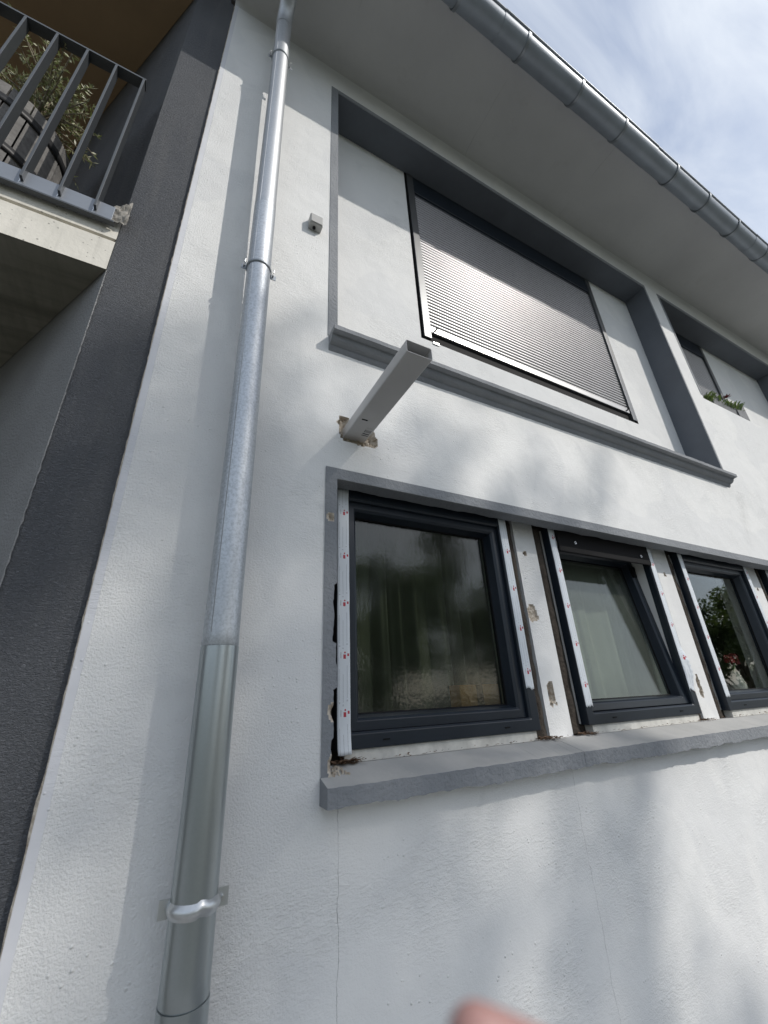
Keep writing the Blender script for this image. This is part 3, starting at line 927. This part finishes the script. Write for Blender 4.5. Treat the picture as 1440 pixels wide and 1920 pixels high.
def clamp(z, r, wide):
    h = 0.032 if wide else 0.016
    PY = py(z)
    mb = MB()
    n = 36; vs = []; fs = []
    prof = [(-h / 2, 0.002), (-h / 2 + .004, 0.0055), (h / 2 - .004, 0.0055), (h / 2, 0.002)] if not wide else [(-h / 2, 0.001), (-h * .3, 0.005), (-h * .1, 0.009), (h * .15, 0.009), (h * .35, 0.005), (h / 2, 0.001)]
    k = len(prof)
    for i in range(n):
        a = 2 * math.pi * i / n
        for (dz, dr) in prof:
            bend = 0.006 * math.exp(-((a - 4.95) / 0.16) ** 2) if wide else 0
            vs.append((px(z) + (r + dr) * math.cos(a), PY + (r + dr) * math.sin(a), z + dz + bend))
    for i in range(n):
        j = (i + 1) % n
        for q in range(k - 1): fs.append((i * k + q, j * k + q, j * k + q + 1, i * k + q + 1))
    mb.add(vs, fs)
    hh = 0.019 if wide else 0.014
    mb.box(px(z) - r - 0.024, px(z) - r + 0.002, PY + 0.006, PY + 0.0095, z - hh, z + hh)
    mb.box(px(z) + r - 0.002, px(z) + r + 0.028, PY + 0.006, PY + 0.0095, z - hh, z + hh)
    # spike into the wall
    mb.tube([(px(z), PY + r, z), (px(z), 0.01, z)], 0.005, 8)
    c = mb.build('clamp', 'zinc_bright' if wide else 'gutterstrap', dp, smooth=35)
    for sgn in ((1,) if wide else (1, -1)):
        sm = MB(); xx = px(z) + sgn * (r + 0.013)
        sm.tube([(xx, PY - 0.006, z), (xx, PY + 0.018, z)], [0.0045, 0.003], 10)
        if not wide: sm.tube([(xx, PY - 0.012, z + 0.006), (xx + 0.002, PY - 0.012, z + 0.026)], 0.003, 8)
        sm.build('screw', 'screw', c, smooth=40)
clamp(1.262, 0.0538, True)
clamp(3.50, 0.0512, False)
clamp(5.43, 0.0490, False)

# ================================================================== gutter
gt = thing('rain_gutter', 'slate grey half-round rain gutter along the eaves against the sky', 'gutter', (4.4, -0.772, 6.19))
GY, GZ, GR = -0.772, 6.28, 0.086
def gprof(r, a0=math.pi * 1.0, a1=math.pi * 2.0, n=22):
    return [(GY + r * math.cos(a), GZ + r * math.sin(a)) for a in np.linspace(a0, a1, n)]
def gsec(xa, xb, dr=0.0):
    inn = gprof(GR - 0.0025 + dr)[::-1]
    outp = gprof(GR + dr)
    prof = outp + [(GY + GR + dr, GZ + 0.02), (GY + GR - 0.0025 + dr, GZ + 0.02)] + inn
    mb = MB(); mb.prism_x(prof, [xa, xb])
    # rolled bead on the outer rim
    mb.tube([(xa, GY - GR - dr - 0.004, GZ + 0.002), (xb, GY - GR - dr - 0.004, GZ + 0.002)], 0.0095, 12)
    return mb.build('gutter_length', 'gutter', gt, smooth=40)
gsec(-0.22, 1.585); gsec(1.57, 3.44, 0.003); gsec(3.43, 5.30); gsec(5.29, 9.0, 0.003)
mb = MB()
for xe in (-0.221,):
    pr = gprof(GR + 0.002); mb.add([(xe, y, z) for y, z in pr], [tuple(range(len(pr)))])
mb.build('end_cap', 'gutter', gt, solid=0.003)
for sx in (0.02, 0.61, 1.21, 1.811, 2.413, 2.979, 3.766, 4.329, 4.916, 5.563, 6.16, 6.75):
    mb = MB()
    outp = gprof(GR + 0.0095, math.pi * 0.96, math.pi * 2.0, 22); inn = gprof(GR + 0.0036, math.pi * 0.96, math.pi * 2.0, 22)[::-1]
    mb.prism_x(outp + [(GY + GR + 0.0095, 6.47), (GY + GR + 0.0036, 6.47)] + inn, [sx - 0.013, sx + 0.013])
    mb.build('gutter_strap', 'gutterstrap', gt, smooth=40, bevel=0.001)

# ================================================================== plastic duct, wall box
du = thing('wall_duct', 'off-white rectangular plastic duct sticking out of a broken hole in the wall', 'duct', (0.687, 0, 2.82))
mb = MB()
x0, x1, z0, z1 = 0.632, 0.742, 2.822, 2.878
def rrect(x0, x1, z0, z1, r, n=4):
    pts = []
    for (cx, cz, a0) in ((x1 - r, z1 - r, 0), (x0 + r, z1 - r, 90), (x0 + r, z0 + r, 180), (x1 - r, z0 + r, 270)):
        for k in range(n + 1):
            a = R(a0 + 90 * k / n); pts.append((cx + r * math.cos(a), cz + r * math.sin(a)))
    return pts
o_ = rrect(x0, x1, z0, z1, 0.006); i_ = rrect(x0 + .002, x1 - .002, z0 + .002, z1 - .002, 0.0045)
n = len(o_); ya, yb = -0.57, 0.06
vs = [(x, ya, z) for x, z in o_] + [(x, ya, z) for x, z in i_] + [(x, yb, z) for x, z in o_] + [(x, yb, z) for x, z in i_]
fs = []
for k in range(n):
    l = (k + 1) % n
    fs += [(k, l, n + l, n + k), (k, 2 * n + k, 2 * n + l, l), (n + k, n + l, 3 * n + l, 3 * n + k)]
fs.append(tuple(3 * n + k for k in range(n)))
mb.add(vs, fs); mb.build('duct_body', 'duct', du, smooth=40)
mb = MB(); mb.box(0.700, 0.732, -0.095, -0.030, 2.8208, 2.8218); mb.build('printed_label', 'sticker', du)
mb = MB(); mb.box(0.652, 0.680, -0.150, -0.143, 2.8209, 2.8218); mb.build('printed_mark', 'black', du)

jb = thing('junction_box', 'small square grey box fixed to the wall between downpipe and upper recess', 'wall box', (0.447, 0, 4.18))
mb = MB(); mb.box(0.410, 0.485, -0.046, 0.0, 4.182, 4.257); mb.build('box_body', 'box', jb, bevel=0.004)
mb = MB(); mb.box(0.414, 0.481, -0.0505, -0.0465, 4.186, 4.253); mb.build('box_lid', 'box', jb, bevel=0.0015)
mb = MB(); mb.tube([(0.44, -0.02, 4.1815), (0.44, -0.02, 4.172)], 0.009, 12); mb.build('cable_grommet', 'black', jb, smooth=40)

# ================================================================== neighbouring building with loggia balcony
nb = thing('apartment_building', 'charcoal plastered apartment building with a concrete balcony left of the white house', 'building', (-2.2, 0.02, 0))
PXL = -0.412; PYF = 0.022
dv = Vector((-0.519, 0.855)); LW = 2.25
EX, EY = PXL + dv.x * LW, PYF + dv.y * LW
mb = MB()
mb.quad((PXL, PYF, 0), (XL - 0.001, PYF, 0), (XL - 0.001, PYF, 8.2), (PXL, PYF, 8.2))
mb.build('pillar_wall', 'charcoal', nb)
mb = MB()
mb.quad((PXL, PYF, 3.66), (EX, EY, 3.66), (EX, EY, 8.2), (PXL, PYF, 8.2))
mb.build('loggia_side_wall', 'charcoal', nb)
mb = MB()
mb.quad((PXL, PYF, 0), (EX, EY, 0), (EX, EY, 3.66), (PXL, PYF, 3.66))
mb.build('ground_floor_side_wall', 'sidegrey', nb)
mb = MB()
mb.quad((-5, EY, 3.0), (EX, EY, 3.0), (EX, EY, 8.2), (-5, EY, 8.2))
mb.build('loggia_back_wall', 'brown', nb)
mb = MB()
mb.quad((-5, EY, 0), (EX, EY, 0), (EX, EY, 3.36), (-5, EY, 3.36))
mb.quad((-5, PYF, 0), (-5, EY, 0), (-5, EY, 8.2), (-5, PYF, 8.2))
mb.build('loggia_back_wall', 'charcoal', nb)
# raised white-ish arris along the pillar's lower corner
mb = MB()
zz = np.linspace(0.0, 3.35, 260); vs = []; fs = []
for i, z in enumerate(zz):
    w_ = 0.0025 + 0.0035 * mnoise.noise((z * 40, 1, 1))
    vs += [(PXL - 0.001, PYF - 0.0035, z), (PXL + w_, PYF - 0.0035, z), (PXL - 0.004, PYF + w_ * 1.6, z)]
    if i: a = (i - 1) * 3; fs += [(a, a + 1, a + 4, a + 3), (a, a + 3, a + 5, a + 2)]
mb.add(vs, fs); mb.build('corner_bead', 'sidegrey', nb, recalc=False)
# balcony slab with drip groove; its end follows the slanted side wall
def slabpoly(z, yf):
    xr = PXL - 0.003 + (dv.x / dv.y) * (yf - PYF) if yf > PYF else PXL - 0.003
    return [(-5, yf, z), (xr, yf, z), (EX - 0.003, EY, z), (-5, EY, z)]
mb = MB()
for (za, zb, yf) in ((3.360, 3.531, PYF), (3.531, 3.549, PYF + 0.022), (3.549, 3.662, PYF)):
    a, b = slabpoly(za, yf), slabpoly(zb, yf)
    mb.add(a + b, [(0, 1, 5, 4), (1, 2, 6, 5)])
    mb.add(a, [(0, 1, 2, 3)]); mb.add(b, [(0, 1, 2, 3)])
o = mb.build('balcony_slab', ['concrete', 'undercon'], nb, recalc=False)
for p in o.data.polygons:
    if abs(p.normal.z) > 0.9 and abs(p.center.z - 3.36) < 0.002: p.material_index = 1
# upper slab / loggia ceiling
mb = MB()
a = [(-5, -0.10, 6.205), (PXL - .003, -0.10, 6.205), (PXL - .003, PYF, 6.205), (EX - .003, EY, 6.205), (-5, EY, 6.205)]
b = [(x, y, 6.5) for x, y, z in a]
mb.add(a + b, [(0, 1, 2, 3, 4), (9, 8, 7, 6, 5), (0, 5, 6, 1), (1, 6, 7, 2)])
mb.build('loggia_ceiling', 'brown', nb)
mb = MB(); mb.box(-5, PXL - .004, -0.10, 0.1, 6.501, 8.2); mb.build('upper_parapet', 'concrete', nb)
mb = MB(); mb.box(-5, XL - .05, -0.3, 6, 8.2, 8.35); mb.build('roof_slab', 'concrete', nb)
# railing
mb = MB(); mb.box(-5, -0.497, -0.030, 0.022, 4.716, 4.728)
rl = mb.build('balcony_railing', 'rail', nb, bevel=0.001)
bal = None
for k in range(36):
    xx = -0.507 - 0.1228 * k
    if bal is None:
        m2 = MB(); m2.box(-0.005, 0.005, -0.026, 0.026, 0, 1.076)
        o = m2.build('baluster', 'rail', rl, bevel=0.001, loc=(xx, -0.004, 3.640)); bal = o.data
    else:
        link('baluster', bal, rl, loc=(xx, -0.004, 3.640), bevel=0.001)
mb = MB(); mb.box(-5, -0.432, -0.016, 0.008, 3.600, 3.609); mb.build('bottom_rail', 'rail', rl, bevel=0.001)
mb = MB(); mb.box(-5, -0.445, -0.006, 0.004, 3.6095, 3.706); mb.box(-5, -0.445, -0.009, -0.0062, 3.6095, 3.628)
mb.build('toe_plate', 'railplate', rl, bevel=0.001)
for k in range(9):
    xx = -0.507 - 0.1228 * k
    mb = MB()
    pts = [(xx - 0.0075, -0.003 + 0.0015 * random.random(), 3.615 + 0.0075 * q) for q in range(11)]
    mb.tube(pts, [0.004 + 0.002 * random.random() for _ in pts], 6); mb.build('weld_bead', 'screw', rl, smooth=True)
# torn waterproofing membrane at the slab end
mb = MB(); vs = []; fs = []; n1_, n2_ = 14, 14
for i in range(n1_):
    for j in range(n2_):
        u, w_ = i / (n1_ - 1), j / (n2_ - 1)
        x = -0.452 + 0.062 * u; z = 3.622 + (0.10 + 0.05 * u) * w_
        y = 0.004 - 0.012 * u + 0.012 * mnoise.noise((u * 4, w_ * 5, 2))
        vs.append((x + 0.006 * mnoise.noise((u * 5, w_ * 6, 8)), y, z + 0.012 * mnoise.noise((u * 6, 3, 1)) * w_))
for i in range(n1_ - 1):
    for j in range(n2_ - 1):
        a = i * n2_ + j; fs.append((a, a + 1, a + n2_ + 1, a + n2_))
mb.add(vs, fs); mb.build('membrane_flap', 'membrane', nb, solid=0.002, recalc=False)

# ================================================================== olive in a half barrel
ot = thing('potted_olive', 'small olive tree in a weathered half-barrel tub behind the balcony railing', 'potted tree', (-1.07, 0.36, 3.662))
BX, BY, BZ, BR = -1.075, 0.37, 3.664, 0.285
def brad(t): return BR * (0.88 + 0.12 * math.sin(math.pi * (0.15 + 0.6 * t)) / 1.0)
NS = 20; BH = 0.72
for k in range(NS):
    a0 = 2 * math.pi * k / NS + 0.012; a1 = 2 * math.pi * (k + 1) / NS - 0.012
    vs = []; fs = []
    for j in range(7):
        t = j / 6; r = brad(t) + 0.0015 * math.sin(k * 5.1)
        for (a, rr) in ((a0, r), (a1, r), (a1, r - 0.025), (a0, r - 0.025)):
            vs.append((BX + rr * math.cos(a), BY + rr * math.sin(a), BZ + BH * t))
    for j in range(6):
        for q in range(4):
            p = (q + 1) % 4; fs.append((j * 4 + q, j * 4 + p, j * 4 + 4 + p, j * 4 + 4 + q))
    fs += [(0, 1, 2, 3), (24, 25, 26, 27)]
    mb = MB(); mb.add(vs, fs); mb.build('barrel_stave', 'barrelwood', ot)
for t0, t1 in ((0.06, 0.13), (0.42, 0.48), (0.80, 0.87)):
    mb = MB(); mb.tube([(BX, BY, BZ + BH * t0), (BX, BY, BZ + BH * t1)], [brad(t0) + .004, brad(t1) + .004], 40, caps=False)
    mb.build('barrel_hoop', 'hoop', ot, smooth=True, solid=0.003)
mb = MB(); mb.tube([(BX, BY, BZ + 0.63), (BX, BY, BZ + 0.66)], BR - 0.03, 32); mb.build('soil', 'soil', ot)
mb = MB()
tb = Vector((BX + 0.06, BY - 0.06, BZ + 0.60)); t1 = Vector((-0.965, 0.28, 4.44)); t2 = Vector((-0.945, 0.26, 4.58))
mb.tube([tb, t1, t2, (-0.94, 0.25, 4.70)], [0.026, 0.024, 0.022, 0.016], 12)
twigs = []
for k in range(74):
    st = t1.lerp(Vector((-0.94, 0.25, 4.72)), random.random())
    a = random.uniform(0, 2 * math.pi); el = random.uniform(-0.25, 1.1)
    ln = random.uniform(0.14, 0.30)
    d = Vector((math.cos(a) * math.cos(el), math.sin(a) * math.cos(el), math.sin(el)))
    mid = st + d * ln * 0.5 + Vector((0, 0, 0.02)); en = st + d * ln + Vector((0, 0, 0.03 * random.uniform(-1, 1)))
    mb.tube([st, mid, en], [0.006, 0.004, 0.002], 6); twigs.append((st, mid, en))
mb.build('trunk', 'olivebark', ot, smooth=50)
vs = []; fs = []
for (st, mid, en) in twigs:
    for q in range(34):
        t = random.uniform(0.2, 1.05)
        p = st.lerp(mid, t * 2) if t < 0.5 else mid.lerp(en, (t - 0.5) * 2)
        d = Vector((random.gauss(0, 1), random.gauss(0, 1), random.gauss(0.5, 1))).normalized()
        sd = d.cross(Vector((random.gauss(0, 1), random.gauss(0, 1), random.gauss(0, 1)))).normalized()
        L = random.uniform(0.022, 0.042); w_ = random.uniform(0.003, 0.0055); b = len(vs)
        vs += [p, p + d * L * 0.5 + sd * w_, p + d * L, p + d * L * 0.5 - sd * w_]; fs.append((b, b + 1, b + 2, b + 3))
mb = MB(); mb.add(vs, fs); mb.build('crown', 'olive', ot, recalc=False)

# ================================================================== flower box and tray in the second recess
fb = thing('flower_box', 'grey flower box with grassy green plants and a red bloom in the far recess', 'flower box', (5.2, 0.09, 4.432))
mb = MB()
prof = [(0.02, 4.433), (0.17, 4.433), (0.18, 4.575), (0.165, 4.575), (0.155, 4.45), (0.035, 4.45), (0.020, 4.575), (0.005, 4.575)]
mb.prism_x(prof, [4.965, 5.52]); mb.build('box_body', 'planter', fb, bevel=0.003)
mb = MB(); mb.box(4.97, 5.515, 0.034, 0.156, 4.455, 4.545); mb.build('soil', 'soil', fb)
vs = []; fs = []
for k in range(520):
    p = Vector((random.uniform(4.80, 5.58), random.uniform(0.0, 0.16), 4.53 + random.uniform(-0.02, 0.03)))
    d = Vector((random.gauss(0, 0.55), random.gauss(-0.25, 0.5), 1)).normalized(); L = random.uniform(0.05, 0.115) * (1.3 if p.x > 5.35 else 1)
    if p.x < 4.97: p.z -= 0.05; d = (d + Vector((-0.5, -0.6, -0.2))).normalized()
    sd = d.cross(Vector((random.gauss(0, 1), random.gauss(0, 1), 0.1))).normalized() * random.uniform(0.005, 0.010)
    m_ = p + d * L * 0.6; e_ = p + d * L + Vector((0, 0, -0.02)); b = len(vs)
    vs += [p - sd * .6, p + sd * .6, m_ + sd, m_ - sd, e_]; fs += [(b, b + 1, b + 2, b + 3), (b + 3, b + 2, b + 4)]
mb = MB(); mb.add(vs, fs); mb.build('foliage', 'boxplant', fb, recalc=False)
fl = MB()
c0 = Vector((5.50, 0.05, 4.745))
fl.tube([(5.46, 0.07, 4.56), c0], 0.003, 6)
for k in range(12):
    a = k * 0.53; d = Vector((math.cos(a), math.sin(a), 0.5 + 0.2 * math.sin(k * 3))).normalized(); s_ = Vector((-math.sin(a), math.cos(a), 0)) * 0.010
    fl.add([c0, c0 + d * .03 + s_, c0 + d * .055, c0 + d * .03 - s_], [(0, 1, 2, 3)], 1)
fl.build('flower', ['stem', 'redflower'], fb, recalc=False)
tr = MB()
tr.add([(5.46, 0.0, 4.433), (5.69, 0.0, 4.433), (5.69, 0.0, 4.655), (5.60, 0.0, 4.635), (5.46, 0.0, 4.53),
        (5.46, 0.17, 4.433), (5.69, 0.17, 4.433), (5.69, 0.17, 4.655), (5.60, 0.17, 4.635), (5.46, 0.17, 4.53)],
       [(0, 1, 2, 3, 4), (5, 6, 7, 8, 9), (0, 1, 6, 5), (1, 2, 7, 6), (2, 3, 8, 7), (3, 4, 9, 8), (4, 0, 5, 9)])
tag(tr.build('planter_tray', 'planter', None, bevel=0.004), 'empty dark grey tilted planter at the right end of the flower box', 'planter')

# ================================================================== things behind the lower windows
def curtain(x0, x1, z0, z1, y, mat, folds, amp, label):
    nx, nz = 160, 6; vs = []; fs = []
    for j in range(nz + 1):
        for i in range(nx + 1):
            u = i / nx; w_ = j / nz
            ph = folds * 2 * math.pi * (u + 0.03 * math.sin(u * 17)) + 0.4 * math.sin(w_ * 3)
            vs.append((x0 + (x1 - x0) * u, y + amp * math.sin(ph) * (0.6 + 0.4 * (1 - w_)) + 0.3 * amp * math.sin(ph * 2.3), z0 + (z1 - z0) * w_))
    for j in range(nz):
        for i in range(nx):
            a = j * (nx + 1) + i; fs.append((a, a + 1, a + nx + 2, a + nx + 1))
    mb = MB(); mb.add(vs, fs)
    return tag(mb.build('curtain', mat, None, smooth=True, solid=0.003, recalc=False), label, 'curtain')
curtain(0.66, 1.72, 1.62, 2.62, 0.40, 'curtain1', 9, 0.042, 'olive grey curtain behind the closed textured window nearest the downpipe')
curtain(2.02, 3.06, 1.62, 2.62, 0.36, 'curtain2', 6, 0.010, 'pale sage curtain behind the tilted-open middle window')
cb = thing('cardboard_box', 'small brown cardboard box on the inner sill behind the textured window', 'box', (1.58, 0.30, 1.615))
mb = MB(); mb.box(1.345, 1.59, 0.278, 0.365, 1.617, 1.745); mb.build('box_body', 'cardboard', cb, bevel=0.002)
mb = MB(); mb.box(1.445, 1.485, 0.2765, 0.3665, 1.6172, 1.7465); mb.build('packing_tape', 'debris', cb)
va = thing('flower_vase', 'white ceramic vase with red roses on the inner sill behind the third window', 'vase', (4.06, 0.33, 1.615))
mb = MB()
prof = [(0.030, 0), (0.045, 0.02), (0.052, 0.06), (0.040, 0.11), (0.030, 0.14), (0.036, 0.16)]
mb.tube([(4.06, 0.33, 1.617 + z) for r, z in prof], [r for r, z in prof], 24); mb.build('vase_body', 'ceramic', va, smooth=50)
mb = MB()
heads = [Vector((4.02, 0.32, 1.86)), Vector((4.13, 0.33, 1.875)), Vector((4.18, 0.35, 1.845))]
for h in heads: mb.tube([(4.06, 0.33, 1.76), h], 0.004, 6)
mb.build('stems', 'stem', va)
for h in heads:
    mb = MB()
    for q in range(26):
        a = random.uniform(0, 6.28); el = random.uniform(-0.2, 1.4); r = random.uniform(0.012, 0.034)
        d = Vector((math.cos(a) * math.cos(el), math.sin(a) * math.cos(el), math.sin(el)))
        s_ = d.cross(Vector((0, 0, 1))).normalized() * 0.014; u_ = d.cross(s_).normalized() * 0.016
        mb.add([h + d * r - s_ - u_, h + d * r * 1.15 + s_ - u_, h + d * r + s_ + u_, h + d * r * 1.1 - s_ + u_], [(0, 1, 2, 3)])
    mb.build('rose', 'rose', va, recalc=False)

# ================================================================== debris on the lower sill
vs = []; fs = []
def bits(n, xa, xb, ya, yb, zf, smin, smax):
    for k in range(n):
        p = Vector((random.uniform(xa, xb), random.uniform(ya, yb), 0)); p.z = zf(p.y) + 0.001 + random.uniform(0, 0.008)
        a = random.uniform(0, 6.28); L = random.uniform(smin, smax); w_ = L * random.uniform(0.08, 0.4)
        d = Vector((math.cos(a), math.sin(a), random.uniform(-0.1, 0.35))); s_ = Vector((-math.sin(a), math.cos(a), 0.2)) * w_
        b = len(vs)
        globals()['vs'] += [p, p + d * L * .5 + s_, p + d * L, p + d * L * .5 - s_ + Vector((0, 0, 0.003))]
        fs.append((b, b + 1, b + 2, b + 3))
zf = lambda y: 1.476 + 0.30 * y + (0.0 if y < 0.07 else 0)
bits(140, 0.60, 0.72, 0.055, 0.11, lambda y: 1.497, 0.008, 0.035)
bits(120, 1.62, 1.74, 0.05, 0.13, lambda y: 1.496, 0.008, 0.03)
bits(90, 1.90, 2.0, 0.06, 0.13, lambda y: 1.496, 0.008, 0.025)
bits(70, 2.98, 3.08, 0.06, 0.13, lambda y: 1.496, 0.008, 0.025)
bits(130, 0.70, 3.9, 0.066, 0.10, lambda y: 1.496, 0.006, 0.022)
mb = MB(); mb.add(vs, fs)
o = mb.build('debris', 'debris', None, recalc=False)
o['kind'] = 'stuff'; o['label'] = 'dry leaves and crumbs scattered along the back of the lower sill'; o['category'] = 'debris'
mb = MB(); vs2 = []
for k in range(60):
    p = Vector((random.uniform(0.56, 0.64), random.uniform(-0.01, 0.055), 0)); p.z = 1.476 + 0.297 * p.y + 0.002
    s_ = random.uniform(0.002, 0.008)
    mb.box(p.x, p.x + s_, p.y, p.y + s_ * 1.3, p.z - .003, p.z + s_ * 0.6)
o = mb.build('plaster_rubble', 'masonry', None)
o['kind'] = 'stuff'; o['label'] = 'broken plaster crumbs on the left corner of the lower sill'; o['category'] = 'rubble'

# ================================================================== fingertip of the photographer
fg = thing('finger', 'pinkish fingertip of the photographer close to the lens at the bottom edge', 'finger', (0.10, -1.39, 1.60))
jt = [Vector((0.07513, -1.39339, 1.63072)), Vector((0.09341, -1.3966, 1.61983)), Vector((0.12787, -1.39187, 1.59564)), Vector((0.18558, -1.37868, 1.55197))]
pts = []; rad = []
d0 = (jt[0] - jt[1]).normalized()
for q in (1.0, 0.92, 0.72, 0.42, 0.0):
    pts.append(jt[0] + d0 * 0.0068 * q); rad.append(max(0.0006, 0.0068 * math.sqrt(max(0, 1 - q * q))))
pts += [jt[0].lerp(jt[1], .5), jt[1], jt[1].lerp(jt[2], .5), jt[2], jt[2].lerp(jt[3], .5), jt[3]]
rad += [0.0078, 0.0084, 0.0082, 0.0092, 0.0092, 0.0105]
mb = MB(); mb.tube(pts, rad, 24); mb.build('finger_skin', 'skin', fg, smooth=True)
rt = Vector((0.885721, -0.462209, -0.04313)); upv = Vector((-0.15416, -0.380499, 0.911842)); fw = Vector((0.437873, 0.800989, 0.40827))
side = (-rt * 0.8 - upv * 0.35 - fw * 0.25).normalized()
ax = (jt[1] - jt[0]).normalized(); side = (side - ax * side.dot(ax)).normalized(); bt = ax.cross(side)
vs = []; fs = []
for i in range(7):
    for j in range(7):
        u = i / 6; a = (j / 6 - 0.5) * 1.5 * (1 - 0.2 * (1 - u) ** 2)
        vs.append(jt[0] + ax * (-0.0035 + 0.012 * u) + (side * math.cos(a) + bt * math.sin(a)) * (0.0079 if u > 0.2 else 0.0072))
for i in range(6):
    for j in range(6):
        a = i * 7 + j; fs.append((a, a + 1, a + 8, a + 7))
mb = MB(); mb.add(vs, fs); mb.build('fingernail', 'nail', fg, smooth=True, solid=0.0004, recalc=False)

# ================================================================== trees that stand behind the photographer
def tree(name, base, height, clumps, nleaf, lsize, label, seed, wts=None):
    r = np.random.default_rng(seed)
    t = thing(name, label, 'tree', base, 'trees in the yard facing the house')
    bx, by, bz = base
    mb = MB()
    top = Vector((bx + 0.1, by, height * 0.93))
    path = [Vector((bx, by, -0.05)), Vector((bx + .05, by + .03, height * .25)), Vector((bx - .04, by, height * .55)), top]
    r0 = height * 0.016
    mb.tube(path, [r0 * 1.3, r0, r0 * .7, 0.02], 12)
    for c in clumps:
        cz = min(c[2] - 0.3, height * .85)
        mb.tube([(bx, by, max(cz - 0.9, 0.8)), ((bx + c[0]) / 2, (by + c[1]) / 2, cz - 0.25), (c[0], c[1], c[2])], [r0 * .45, r0 * .3, 0.012], 7)
    mb.build('trunk', 'bark', t, smooth=60)
    wts = np.array([c[3] * c[4] * c[5] for c in clumps]) ** 0.8 if wts is None else np.array(wts); wts = wts / wts.sum()
    idx = r.choice(len(clumps), nleaf, p=wts)
    cl = np.array([c for c in clumps])
    d = r.normal(size=(nleaf, 3)); d /= np.linalg.norm(d, axis=1)[:, None]
    rad = r.random(nleaf) ** 0.45
    P0 = cl[idx, :3] + d * rad[:, None] * cl[idx, 3:6]
    nrm = r.normal(size=(nleaf, 3)) + np.array([0, 0, 0.8]); nrm /= np.linalg.norm(nrm, axis=1)[:, None]
    a = np.cross(nrm, r.normal(size=(nleaf, 3))); a /= np.linalg.norm(a, axis=1)[:, None]
    b = np.cross(nrm, a)
    s = lsize * (0.6 + 0.8 * r.random(nleaf))[:, None]
    V = np.stack([P0 - a * s, P0 - b * s * .55, P0 + a * s, P0 + b * s * .55], 1).reshape(-1, 3)
    me = bpy.data.meshes.new('crown')
    me.vertices.add(len(V)); me.vertices.foreach_set('co', V.astype(np.float32).ravel())
    me.loops.add(nleaf * 4); me.loops.foreach_set('vertex_index', np.arange(nleaf * 4, dtype=np.int32))
    me.polygons.add(nleaf); me.polygons.foreach_set('loop_start', np.arange(0, nleaf * 4, 4, dtype=np.int32))
    me.materials.append(MT['leaf']); me.update(calc_edges=True)
    link('crown', me, t)
    return t

# slim tree between house and sun: its crown dapples the lower wall
def wallspot(x, z, t): return (x + 0.78 * t, -t, z + 1.05 * t)
cl = []; cw = []
TAU = 62.0
T0 = 14.0
for (x, z, rx, rz, k) in ((0.95, 1.9, .62, .70, 1.4), (1.60, 1.55, .45, .66, 1.1), (0.50, 2.45, .45, .48, 1.9), (0.25, 2.15, .34, .45, 1.9), (1.72, 2.50, .34, .32, 1.0),
                          (1.1, 0.95, .65, .60, 1.0), (1.80, 0.80, .34, .60, 1.3), (0.40, 1.35, .36, .60, 1.9), (1.0, 2.62, .26, .26, 1.0),
                          (0.30, 2.9, .34, .28, 2.4), (2.02, 1.2, .14, .60, 1.8), (-0.12, 2.55, .28, .62, 2.4), (-0.42, 2.45, .20, .62, 2.4),
                          (0.9, 0.25, .80, .55, 1.0), (1.75, 0.1, .5, .5, 1.1), (0.28, 0.7, .22, .7, 1.6), (2.38, 2.82, .28, .20, 1.2), (0.70, 3.30, .16, .14, 1.3), (1.75, 2.9, .25, .14, 1.0)):
    t_ = T0 + random.uniform(-0.4, 0.4)
    c = wallspot(x, z, t_); cl.append((*c, rx, 0.7, rz)); cw.append(TAU * k * math.pi * rx * rz)
for k in range(14):
    c = wallspot(1.1 + random.uniform(-1.1, 1.1), -0.7 - 0.6 * k, T0); cl.append((*c, .9, .9, .7)); cw.append(420)
tree('slim_tree', (12.0, -14.05, 0), 17.2, cl, int(sum(cw)), 0.105, 'tall slim leafy tree behind the photographer that shades the lower wall', 3, cw)
def blob(cx, cy, cz, R0, n, rs, seed):
    r = random.Random(seed); L = []
    for k in range(n):
        d = Vector((r.gauss(0, 1), r.gauss(0, 1), r.gauss(0, .8))).normalized() * R0 * r.random() ** .4
        L.append((cx + d.x, cy + d.y, cz + d.z * 1.1, rs * r.uniform(.7, 1.2), rs * r.uniform(.7, 1.2), rs * r.uniform(.6, 1)))
    return L
tree('broad_tree', (15.2, -4.7, 0), 4.6, blob(15.2, -4.7, 2.7, 1.5, 26, 0.55, 5), 15000, 0.055, 'broad leafy tree reflected in the third window', 5)
tree('garden_tree', (10.4, -17.5, 0), 10.5, blob(10.4, -17.5, 5.6, 3.4, 44, 1.1, 8), 22000, 0.13, 'garden tree far behind the photographer', 8)
tree('garden_tree', (19.0, -19.0, 0), 9.0, blob(19.0, -19.0, 5.4, 2.6, 26, 0.95, 9), 8000, 0.15, 'garden tree at the far right of the yard', 9)
tree('garden_tree', (-3.0, -17.0, 0), 8.0, blob(-3.0, -17.0, 4.8, 2.4, 24, 0.9, 10), 7000, 0.15, 'garden tree at the far left of the yard', 10)
